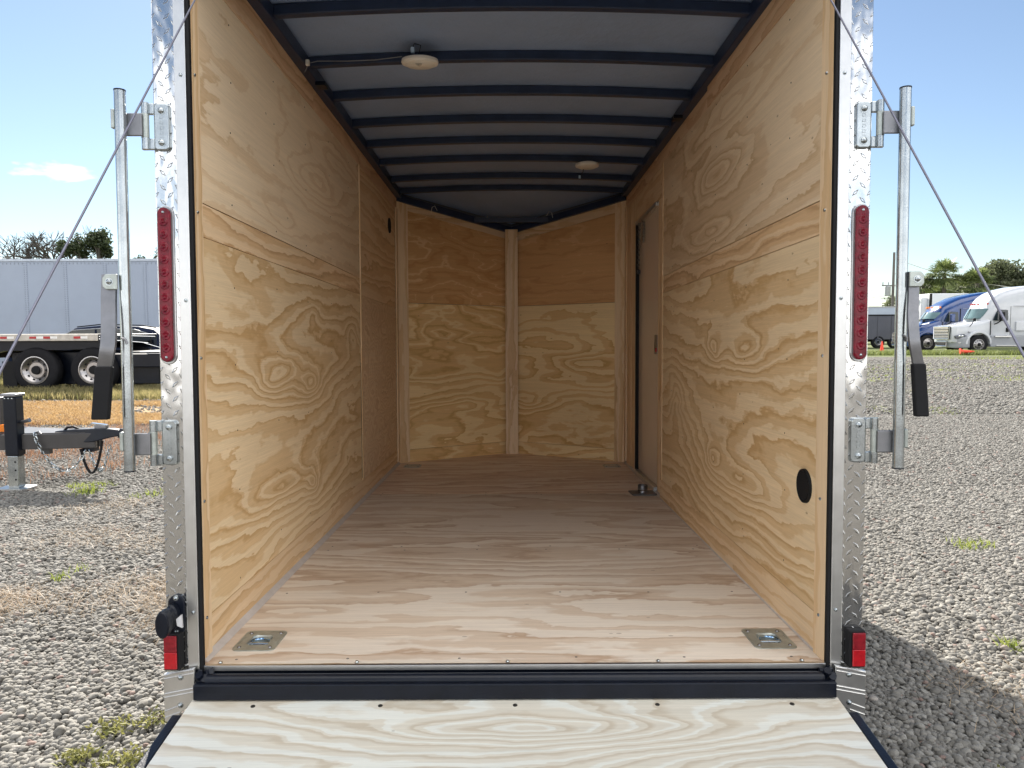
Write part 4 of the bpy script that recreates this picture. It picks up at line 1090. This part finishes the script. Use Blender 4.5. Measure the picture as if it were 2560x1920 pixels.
win = [(-.85, 1.10), (-.28, 1.40), (.5, 1.45), (1.5, 1.42), (1.95, 1.28), (1.80, 1.14), (.5, 1.08)]
MB().prism(win, -.875, -.84, 'y').build('side_window', GLASS, suv, bevel=.005)
MB().tube([(x, -.885, z) for x, z in win], .016, 6, close=True).build('window_trim', GREYP, suv)
MB().prism([(.35, 1.08), (.42, 1.08), (.40, 1.46), (.35, 1.46)], -.882, -.86, 'y').build('pillar', DKBL, suv)
MB().tube([(-.3, -.62, 1.50), (.4, -.62, 1.57), (1.6, -.62, 1.54), (2.0, -.62, 1.47)], .018, 6).build('roof_rail', RUBBER, suv)
MB().prism([(-2.44, .80), (-2.0, .93), (-1.85, .90), (-1.95, .82), (-2.30, .74)], -.93, -.86, 'y').build('headlight', simple('lamp_glass', (.35, .40, .45), .1, .3), suv, bevel=.01)
MB().prism([(-.85, .98), (-.72, .92), (-.78, .98), (-.85, 1.03)], -.97, -.95, 'y').build('fender_badge', CHROME, suv)
for x in (.0, 1.1): MB().box(x, x+.2, -.975, -.95, .94, .965).build('door_handle', CHROME, suv, bevel=.005)
for x in (-1.5, 1.45):
    w = wheel_at(suv, 'wheel', (x, -.84, .36), .36, .24, -1, RIMS, False, 5, .62)
    w = wheel_at(suv, 'wheel', (x, .84, .36), .36, .24, -1, RIMS, False, 5, .62)

# ================================================================== WHITE BOX TRAILER (left background)
bt = empty('box_trailer', (-13, 24.4, GZ), 'long white ribbed semi trailer behind the dark SUV, trees above it', 'semi trailer')
MB().box(-14, 9.5, 0, 2.5, .14, 3.86).build('trailer_body', TRAILW, bt, bevel=.02)
MB().box(-14.02, 9.52, -.02, 2.52, 3.84, 3.93).build('top_rail', simple('trailer_rail', (.40, .44, .50), .35, .4), bt, bevel=.01)
k = 0
for i in range(-8, 16):
    x = (75+98.6*i-1280)/1850*26.3+13
    if -14 < x < 9.4:
        MB().box(x-.055, x+.055, -.012, .0, .2, 3.83).build('seam_strip', TRAILW, bt, bevel=.002)
        mbr = MB()
        for j in range(46):
            for dx in (-.04, .04): mbr.box(x+dx-.010, x+dx+.010, -.020, -.012, .3+j*.077, .322+j*.077)
        ro = mbr.build('rivet_row', simple('rivet_grey', (.22, .24, .28), .5, .3) if 'rivet_grey' not in bpy.data.materials else bpy.data.materials['rivet_grey'], bt)
mbr = MB()
for j in range(170): mbr.box(-13.9+j*.138, -13.88+j*.138, -.008, 0, 3.74, 3.80)
mbr.build('rivet_row', bpy.data.materials['rivet_grey'], bt)
MB().box(-14, 9.5, .1, 2.4, .02, .12).build('side_skirt', RUBBER, bt)

# ================================================================== PARKED TRUCKS (right)
def semi(name, loc, paint, lower, label, blue=False):
    t = empty(name, loc, label, 'truck', 'semi tractors parked side by side')
    # local x from front (0) to back, y across with near side at -1.22
    dz = 0
    # hood
    if not blue:
        Hs = [(.02, .84, .62, 1.50, .12, .04), (.12, .97, .60, 1.55, .15, .14), (.5, .95, .95, 1.60, .2, .30), (1.0, 1.02, 1.0, 1.70, .22, .28), (1.5, 1.04, 1.02, 1.80, .22, .22), (1.95, 1.05, .9, 1.90, .2, .1)]
    else:
        Hs = [(.05, .62, .50, 1.20, .2, .25), (.2, .85, .50, 1.36, .3, .40), (.6, 1.0, .95, 1.52, .35, .40), (1.1, 1.06, 1.0, 1.66, .35, .3), (1.6, 1.08, 1.02, 1.80, .3, .22), (2.1, 1.08, .9, 1.92, .25, .1)]
    loft([ring(*h_) for h_ in Hs]).build('hood', paint, t, smooth=True)
    # fender flare over the wheel
    fl = MB(); rr_ = .62; wx = 1.38
    outer = [(wx+rr_*math.cos(R(a)), .50+rr_*math.sin(R(a))) for a in range(0, 181, 12)]
    outer2 = [(wx+(rr_+.11)*math.cos(R(a)), .50+(rr_+.13)*math.sin(R(a))) for a in range(180, -1, -12)]
    fl.prism(outer+outer2, -1.20, -.80, 'y'); fl.prism(outer+outer2, .80, 1.20, 'y')
    fl.build('fender', paint, t, bevel=.03, seg=3)
    MB().box(wx-.55, wx+.6, -.9, .9, .45, 1.1).build('wheel_well', RUBBER, t)
    # bumper
    Bs = [(-.02, .70, .34, .80, .06, .14), (.06, .98, .30, .86, .08, .24), (.4, 1.18, .30, .90, .08, .22), (.86, 1.2, .32, .92, .05, 0)]
    loft([ring(*h_) for h_ in Bs]).build('bumper', lower, t, smooth=True)
    MB().box(-.05, .03, -.42, .42, .42, .62).build('bumper_intake', RUBBER, t, bevel=.02)
    if not blue:
        MB().tube([(-.03, -.5, .40), (-.03, .5, .40), (-.03, .5, .66), (-.03, -.5, .66)], .03, 8, close=True).build('chrome_surround', CHROME, t)
    # lamps
    if not blue:
        MB().prism([(.10, .98), (.62, 1.10), (.72, 1.02), (.66, .86), (.16, .82)], -1.06, -.96, 'y').build('headlight', simple('headlamp_dark', (.12, .13, .15), .1, .3) if 'headlamp_dark' not in bpy.data.materials else bpy.data.materials['headlamp_dark'], t, bevel=.03)
        for x in (.36, .52): MB().lathe([(0, -.03), (.05, -.02), (.06, 0)], (x, -1.06, .97), 'y', 14).build('headlamp', CHROME, t, smooth=True)
        MB().box(.22, .36, -1.23, -1.20, .55, .62).build('fog_lamp', CHROME, t, bevel=.015)
        # grille
        gf = MB(); gf.prism([(-.70, .78), (.70, .78), (.74, 1.50), (-.74, 1.50)], -.03, .10, 'x').build('grille', RUBBER, t, bevel=.02)
        mbg = MB()
        for i in range(8): mbg.box(-.06, -.02, -.68, .68, .84+i*.085, .885+i*.085)
        mbg.build('grille_bars', CHROME, t, bevel=.008)
        MB().tube([(-.045, -.71, .80), (-.045, .71, .80), (-.02, .75, 1.50), (-.02, -.75, 1.50)], .03, 8, close=True).build('grille_frame', CHROME, t)
    else:
        MB().prism([(.10, .80), (.60, .92), (.68, .84), (.30, .70)], -1.09, -1.0, 'y').build('headlight', simple('lamp_clear', (.6, .6, .55), .1, .2), t, bevel=.03)
        MB().prism([(.9, 1.66), (1.5, 1.78), (1.45, 1.68), (1.0, 1.60)], -1.09, -1.04, 'y').build('hood_vent', CHROME, t, bevel=.015)
        MB().prism([(-.42, .62), (.42, .62), (.42, 1.15), (-.42, 1.15)], .0, .12, 'x').build('grille', RUBBER, t, bevel=.02)
        mbg = MB()
        for i in range(5): mbg.box(-.03, .0, -.40, .40, .68+i*.09, .70+i*.09)
        mbg.build('grille_bars', CHROME, t)
    sh = .25 if blue else 0
    # cab with sleeper and roof fairing
    if not blue:
        Cs = [(1.25, .80, 1.0, 1.84, .05, .42), (1.50, .92, .95, 2.26, .12, .52), (1.68, .97, .95, 2.60, .20, .50), (1.80, 1.0, .95, 2.78, .3, .48), (2.1, 1.04, .95, 3.08, .40, .38), (2.5, 1.08, .95, 3.34, .45, .25), (3.1, 1.14, .95, 3.56, .45, .1), (3.9, 1.2, .95, 3.72, .4, 0), (5.2, 1.23, .95, 3.82, .35, 0), (6.3, 1.23, .95, 3.86, .3, 0)]
    else:
        Cs = [(1.55, .80, 1.0, 1.90, .05, .42), (1.80, .92, .95, 2.26, .15, .50), (1.98, .97, .95, 2.52, .25, .48), (2.2, 1.0, .95, 2.74, .4, .42), (2.7, 1.04, .95, 3.02, .5, .3), (3.3, 1.08, .95, 3.28, .5, .15), (4.1, 1.14, .95, 3.48, .45, .05), (5.0, 1.2, .95, 3.62, .4, 0), (6.3, 1.23, .95, 3.72, .35, 0), (7.2, 1.23, .95, 3.76, .35, 0)]
    loft([ring(*h_) for h_ in Cs]).build('cab', paint, t, smooth=True)
    # windscreen: strip following the slanted first stations, proud of the skin
    (xa, wa, _, za, _, ba), (xb, wb, _, zb_, _, bb) = Cs[0], Cs[2]
    vs = []; nn = 12
    for i in range(nn+1):
        f = -1+2*i/nn
        vs.append((xa+.10+ba*(f*.95)**2-.05, f*wa*.97, za+.10)); vs.append((xb+bb*(f*.93)**2-.10, f*wb*.90, zb_-.12))
    fs = [(2*i, 2*i+2, 2*i+3, 2*i+1) for i in range(nn)]
    m_ = MB().add(vs, fs)
    vb = [(x+.02, y, z-.02) for x, y, z in vs]; k0 = len(vs)
    m_.add(vb, [(2*i+1, 2*i+3, 2*i+2, 2*i) for i in range(nn)])
    m_.build('windscreen', WSHIELD, t, smooth=True)
    MB().tube([(xa-.02, 0, za+.07), (xb-.11, 0, zb_-.10)], .018, 6).build('windscreen_bar', RUBBER, t)
    # door window, seams, mirror
    x0 = 2.16+sh
    MB().prism([(x0, 1.82), (x0+.80, 1.80), (x0+.84, 1.9), (x0+.80, 2.40), (x0+.26, 2.42), (x0+.05, 2.0)], -1.115, -1.05, 'y').build('door_window', GLASS, t, bevel=.02)
    MB().box(x0-.12, x0-.105, -1.112, -1.05, 1.02, 1.80).build('door_seam', RUBBER, t)
    MB().box(x0+.93, x0+.945, -1.135, -1.05, 1.02, 2.60).build('door_seam', RUBBER, t)
    MB().box(x0+1.0, 6.2, -1.242, -1.19, 2.60, 2.615).build('roof_seam', GREYP, t)
    MB().box(x0+1.9, x0+1.915, -1.242, -1.15, 1.0, 3.2).build('panel_seam', GREYP, t)
    MB().box(x0+1.2, x0+1.7, -1.245, -1.15, 1.25, 1.75).build('side_hatch', paint, t, bevel=.02)
    MB().box(x0+.72, x0+.86, -1.16, -1.10, 1.18, 1.42).build('door_handle', RUBBER if not blue else CHROME, t, bevel=.02)
    mm = RUBBER if not blue else BLUE
    MB().box(x0+.16, x0+.40, -1.52, -1.32, 1.80, 2.28).build('door_mirror', mm, t, bevel=.05, seg=3)
    MB().tube([(x0+.25, -1.42, 1.82), (x0+.12, -1.3, 1.68), (x0+.08, -1.1, 1.62)], .035, 6).build('mirror_arm', RUBBER, t)
    MB().tube([(.95, -1.0, 1.50), (.92, -1.22, 1.62), (.98, -1.30, 1.84)], .02, 6).build('hood_mirror_arm', RUBBER, t)
    MB().box(.93, 1.07, -1.36, -1.24, 1.80, 1.95).build('hood_mirror', RUBBER, t, bevel=.03)
    for y in (-.75, -.25, 0, .25, .75): MB().box(1.76+sh+.45*(y/1.)**2, 1.84+sh+.45*(y)**2, y-.04, y+.04, 2.70-(.0 if not blue else .05), 2.80-(.0 if not blue else .05)).build('marker_lamp', AMBER if blue else REDB, t, bevel=.01)
    # skirt and steps
    MB().box(2.02, 6.4, -1.20, 1.20, .36, .98).build('side_skirt', lower if not blue else paint, t, bevel=.04, seg=3)
    MB().box(2.2, 3.1, -1.28, -1.19, .90, .98).build('step', ALU, t, bevel=.01)
    MB().box(2.3, 3.4, -1.27, -1.19, .42, .46).build('step', ALU, t, bevel=.01)
    MB().box(6.4, 9.5, -.5, .5, .6, .85).build('chassis', RUBBER, t)
    w = wheel_at(t, 'wheel', (wx, -1.03, .50), .51, .30, -1, RIMS, False, 10, .56)
    for (x, y) in ((wx, 1.03), (7.6, -1.03), (8.9, -1.03)):
        c = copy_tree(w, t); c.location = (x, y, .50)
    return t
s1 = semi('semi_truck', (24.45, 40.05, GZ), WHITE, GREYP, 'white semi tractor with chrome grille parked nearest on the grass verge')
s2 = semi('semi_truck', (24.2, 44.6, GZ), BLUE, BLUE, 'dark blue semi tractor with curved roof parked behind the white one', True)
# fleet number on the white truck's fender
tx = bpy.data.curves.new('fleet_number', 'FONT'); tx.body = '84'; tx.size = .15; tx.extrude = .002
to = bpy.data.objects.new('fleet_number', tx); COL.objects.link(to); to.parent = s1; to.location = (.80, -1.075, 1.12); to.rotation_euler = (R(90), 0, 0); tx.materials.append(RUBBER)

# refrigerated trailer nose
rf = empty('refrigerated_trailer', (30.5, 53.3, GZ), 'white refrigerated trailer with cooling unit on its nose behind the blue truck', 'semi trailer')
WTR = simple('reefer_white', (.70, .71, .72), .35, 0, .04, 1)
MB().box(0, 13, -1.25, 1.25, 1.1, 3.95).build('trailer_body', WTR, rf, bevel=.05)
MB().box(-.02, .12, -1.27, -1.15, 1.1, 3.93).build('corner_post', RUBBER, rf)
MB().box(-.45, 0, -.95, .95, 2.0, 3.7).build('cooling_unit', WTR, rf, bevel=.1, seg=3)
MB().box(-.47, -.44, -.6, .6, 2.2, 2.7).build('unit_grille', RUBBER, rf)
MB().tube([(-.48, -.55, 3.5), (-.48, .1, 3.5), (-.48, -.25, 3.05)], .04, 6, close=True).build('unit_frame', RUBBER, rf)
for y in (-.3, .1): MB().box(-.35, -.05, y-.6, y-.5, .1, 1.1).build('landing_leg', RUBBER, rf)
# dark container on a chassis
dc = empty('dark_container', (25, 53.2, GZ), 'dark grey box body on a wheeled chassis at the far edge of the lot', 'container')
MB().box(-3.5, 4.4, -1.2, 1.2, .62, 2.40).build('box_body', DKGREY, dc, bevel=.03)
MB().box(-3.52, 4.42, -1.22, 1.22, 2.34, 2.44).build('top_rail', RUBBER, dc)
for i in range(8): MB().box(-3.3+i*1.0, -3.22+i*1.0, -1.23, -1.2, .66, 2.32).build('side_post', DKGREY, dc)
MB().box(-3.5, 4.4, -.5, .5, .45, .62).build('chassis', RUBBER, dc)
w = wheel_at(dc, 'wheel', (3.0, -1.05, .45), .47, .3, -1, RIMS, True, 8, .55)
for x in (1.8, -1.2, -2.2): c = copy_tree(w, dc); c.location = (x, -1.05, .45)
# white trailer further off
wt = empty('distant_trailer', (33.5, 68, GZ), 'pale grey trailer roof showing above the dark container', 'semi trailer')
MB().box(-5, 5.5, 0, 2.5, 1.0, 3.45).build('trailer_body', TRAILW, wt, bevel=.03)
MB().box(-5.02, 5.52, -.02, 2.52, 3.40, 3.52).build('top_rail', GREYP, wt)
MB().box(-4.5, 5, .3, 2.2, .3, 1.0).build('chassis', RUBBER, wt)
for x in (-4, -2.8): wheel_at(wt, 'wheel', (x, .2, .5), .5, .3, -1, RIMS, True, 0)

# cones
def cone(name, label, loc, rot):
    t = empty(name, loc, label, 'traffic cone', rot=rot)
    MB().box(-.17, .17, -.17, .17, 0, .03).build('base', CONE, t, bevel=.01)
    MB().lathe([(.125, .03), (.10, .16), (.045, .58), (.03, .66), (.022, .66)], n=20).build('body', CONE, t, smooth=True)
    MB().lathe([(.0875, .245), (.0665, .40)], n=20).build('reflective_band', simple('cone_band', (.75, .68, .66), .4), t, smooth=True)
cone('traffic_cone', 'orange traffic cone standing upright in the weeds', (21.85, 41.6, GZ), (0, 0, 0))
cone('traffic_cone', 'orange traffic cone fallen on its side in front of the white truck', (23.3, 36.4, GZ+.17), (R(8), R(88), R(-10)))

# utility pole and lines
po = empty('utility_pole', (41.1, 78, GZ), 'grey utility pole with transformer rising beyond the parked trailers', 'utility pole')
MB().tube([(0, 0, 0), (0, 0, 9.6)], [.17, .12], 12).build('pole', POLE, po, smooth=True)
MB().lathe([(0, 1.1), (.22, 1.08), (.30, .98), (.30, .05), (.25, 0), (0, 0)], (-.62, -.1, 4.95), n=18).build('transformer', simple('transformer_grey', (.33, .34, .34), .5), po, smooth=True)
MB().box(-1.25, .5, -.12, -.04, 6.0, 6.12).build('crossarm', POLE, po)
for x in (-1.15, -.55, .4): MB().lathe([(0, .35), (.06, .3), (.05, .1), (.08, 0)], (x, -.08, 6.1), n=8).build('insulator', GREYP, po)
MB().tube([(0, 0, 4.6), (-.9, -.1, 4.75), (-1.3, -.1, 4.7)], .03, 5).build('bracket', POLE, po)
WIREM = simple('power_line', (.55, .55, .50), .5, .3)
def wire(a, b_, sag, label, r=.022, n=20):
    o = MB().tube(cat(a, b_, sag, n), r, 5).build('power_line', WIREM, None); return tag(o, label, 'power line', 'overhead power lines')
wire((41.1, 78, 8.6), (62, 57, 6.8), 3.2, 'topmost of the three power lines crossing the palms', .035)
wire((41.1, 78, 7.0), (62, 57, 5.6), 3.0, 'middle of the three power lines crossing the palms', .035)
wire((41.1, 78, 5.7), (62, 57, 4.4), 2.4, 'lowest of the three power lines crossing the palms', .035)
wire((41.1, 78, 5.6), (-10, 120, 7.0), 3.5, 'upper power line running left from the pole', .02)
wire((41.1, 78, 4.7), (-10, 120, 5.2), 2.5, 'lower power line running left from the pole', .02)

# ================================================================== TREES
LEAF = leafmat('oak_leaves', (.045, .06, .03), (.17, .19, .10), .8, .35)
LEAF2 = leafmat('dark_leaves', (.02, .035, .015), (.07, .09, .035), 1.0, .25)
PALM = leafmat('palm_leaves', (.04, .07, .025), (.22, .26, .09), .6, .35, .45)
def leaves_mesh(name, centers, radii, n, size, mat, parent, flatten=.75):
    k = len(centers); i = rng.integers(0, k, n)
    d = rng.normal(size=(n, 3)); d /= np.linalg.norm(d, axis=1)[:, None]
    rr = rng.uniform(.25, 1, n)**.6
    p = centers[i]+d*(radii[i]*rr)[:, None]*np.array([1, 1, flatten])
    u = rng.normal(size=(n, 3)); u /= np.linalg.norm(u, axis=1)[:, None]
    v = np.cross(u, rng.normal(size=(n, 3))); v /= np.linalg.norm(v, axis=1)[:, None]
    s_ = size*rng.uniform(.5, 1.3, n)[:, None]
    V_ = np.stack([p-u*s_, p-v*s_*.55, p+u*s_, p+v*s_*.55], 1).reshape(-1, 3)
    me = bpy.data.meshes.new(name); me.vertices.add(n*4); me.vertices.foreach_set('co', V_.astype(np.float32).ravel())
    me.loops.add(n*4); me.polygons.add(n); me.loops.foreach_set('vertex_index', np.arange(n*4, dtype=np.int32)); me.polygons.foreach_set('loop_start', (np.arange(n)*4).astype(np.int32))
    me.update(calc_edges=True); me.materials.append(mat)
    o = bpy.data.objects.new(name, me); COL.objects.link(o); o.parent = parent
    return o
def branches(seed, h, levels, spread, r0, trunk=.25, wid=1.0, nch=3):
    rd_ = random.Random(seed); segs = []; tips = []
    def grow(p, d, ln, r, lv):
        pts = [p]; q_ = p.copy(); dd = d.copy()
        for i in range(3):
            dd = (dd+Vector((rd_.uniform(-1, 1), rd_.uniform(-1, 1), rd_.uniform(-.5, .7)))*.28).normalized()
            q_ = q_+dd*ln/3; pts.append(q_.copy())
        segs.append((pts, [r*(1-.12*i) for i in range(4)]))
        if lv == 0: tips.append(q_); return
        for c_ in range(nch if lv > 1 else nch+1):
            nd = (dd+Vector((rd_.uniform(-1, 1)*wid, rd_.uniform(-1, 1)*wid, rd_.uniform(-.35, .6)))*spread).normalized()
            grow(pts[rd_.randint(2, 3)] if c_ else q_, nd, ln*rd_.uniform(.62, .82), r*.62, lv-1)
    grow(Vector((0, 0, 0)), Vector((0, 0, 1)), h*trunk, r0, levels)
    return segs, tips
def tree(loc, label, h, levels, spread, r0, seed, nleaf, leafr, lsize, lmat, trunk=.28, wid=1., group=None, name='leafy_tree', nch=3, scalexy=1., ll=5):
    t = empty(name, (loc[0], loc[1], GZ), label, 'tree', group)
    segs, tips = branches(seed, h, levels, spread, r0, trunk, wid, nch)
    top = max(p.z for p in tips); f = h/top
    mb = MB()
    for pts, rs in segs: mb.tube([Vector((p.x*f*scalexy, p.y*f*scalexy, p.z*f)) for p in pts], rs, ll)
    mb.build('trunk', BARK, t)
    if nleaf:
        c_ = np.array([(p.x*f*scalexy, p.y*f*scalexy, p.z*f) for p in tips]); k = np.random.default_rng(seed).uniform(size=len(c_)) < .8
        c_ = c_[k] if k.sum() > 3 else c_
        rad = np.random.default_rng(seed).uniform(.5, 1.2, len(c_))*leafr
        leaves_mesh('crown', c_, rad, nleaf, lsize, lmat, t)
    return t
# bare oak above the white trailer
tree((-36.3, 58.0), 'spreading bare limbed oak rising above the white trailer', 9.9, 6, 1.0, .36, 21, 0, .25, .06, LEAF2, .24, 1.3, name='bare_oak', scalexy=.85, ll=4)
tree((-32.4, 56.0), 'dense dark tree right of the bare oak above the trailer', 9.0, 4, .5, .25, 11, 7000, .62, .12, LEAF2, .42, .55, name='dark_tree', scalexy=.5)
tree((-28.6, 57.0), 'thin leafy tree top between lock bar and corner post', 8.3, 4, .6, .2, 19, 1500, .35, .12, LEAF2, .42, .7, name='thin_tree', scalexy=.6)
# palms
def palm(loc, label, h, nf, fl, seed, droop=1.0):
    rd_ = random.Random(seed)
    t = empty('palm_tree', (loc[0], loc[1], GZ), label, 'palm tree', 'cabbage palms behind the trucks')
    MB().tube([(0, 0, 0), (.1, 0, h*.5), (.05, 0, h)], [.22, .2, .2], 10).build('trunk', BARK, t, smooth=True)
    mb = MB()
    for i in range(nf):
        a = rd_.uniform(0, 6.283); el = math.asin(rd_.uniform(-.75, 1)); d = Vector((math.cos(a)*math.cos(el), math.sin(a)*math.cos(el), math.sin(el)))
        stem = fl*rd_.uniform(.45, .6); base = Vector((0.05, 0, h)); hub = base+d*stem-Vector((0, 0, .15*stem))
        side = d.cross(Vector((0, 0, 1))).normalized(); upv = side.cross(d)
        mb.tube([base, hub], .02, 3)
        m = 22; L_ = fl*rd_.uniform(.45, .62)
        for k in range(m):
            an = R(-115+230*k/(m-1)+rd_.uniform(-4, 4))
            dl = (d*math.cos(an)+side*math.sin(an)+upv*rd_.uniform(-.15, .2)).normalized()
            ln = L_*(1-.25*abs(an)/2.0)*rd_.uniform(.85, 1.1)
            p1 = hub+dl*ln*.55; p2 = hub+dl*ln*.95-Vector((0, 0, ln*.28*droop*rd_.uniform(.5, 1.3)))
            wv = dl.cross(upv).normalized()*.05
            mb.add([hub-wv*.3, hub+wv*.3, p1+wv, p1-wv, p2], [(0, 1, 2, 3), (3, 2, 4)])
    mb.build('fronds', PALM, t)
palm((43.6, 73), 'tallest cabbage palm behind the blue truck', 6.9, 52, 2.0, 3)
palm((46.3, 72), 'shorter cabbage palm to the right of the tallest', 5.9, 50, 2.0, 4)
palm((42.0, 74), 'palm at the left end of the palms, beside the lever', 6.0, 34, 1.6, 5)
palm((45.0, 76), 'palm half hidden between the two larger palms', 4.8, 34, 1.8, 6)
palm((-34.5, 44), 'palm whose frond tips show just above the white trailer', 4.0, 40, 1.7, 9)
lab = ['round topped oak just behind the tallest palm', 'oak rising behind the shorter palm', 'oak crossed by the lift cable above the white truck', 'tall oak above the white truck cab', 'oak at the right edge of the photo', 'oak beyond the right edge, taller than its neighbour', 'low oak between the palms and the pole line', 'small oak behind the white sleeper roof']
ox = [(51.0, 88, 6.9), (54.5, 90, 7.3), (57.5, 88, 7.6), (60.5, 87, 9.0), (65, 88, 8.6), (70, 86, 9.4), (48.5, 92, 4.9), (62.5, 92, 7.6)]
for i, (x, y, h) in enumerate(ox):
    tree((x, y), lab[i], h, 4, .75, .35, 40+i, 11000, 1.25, .19, LEAF, .30, 1.1, group='oaks beyond the parked trucks', name='oak_tree')
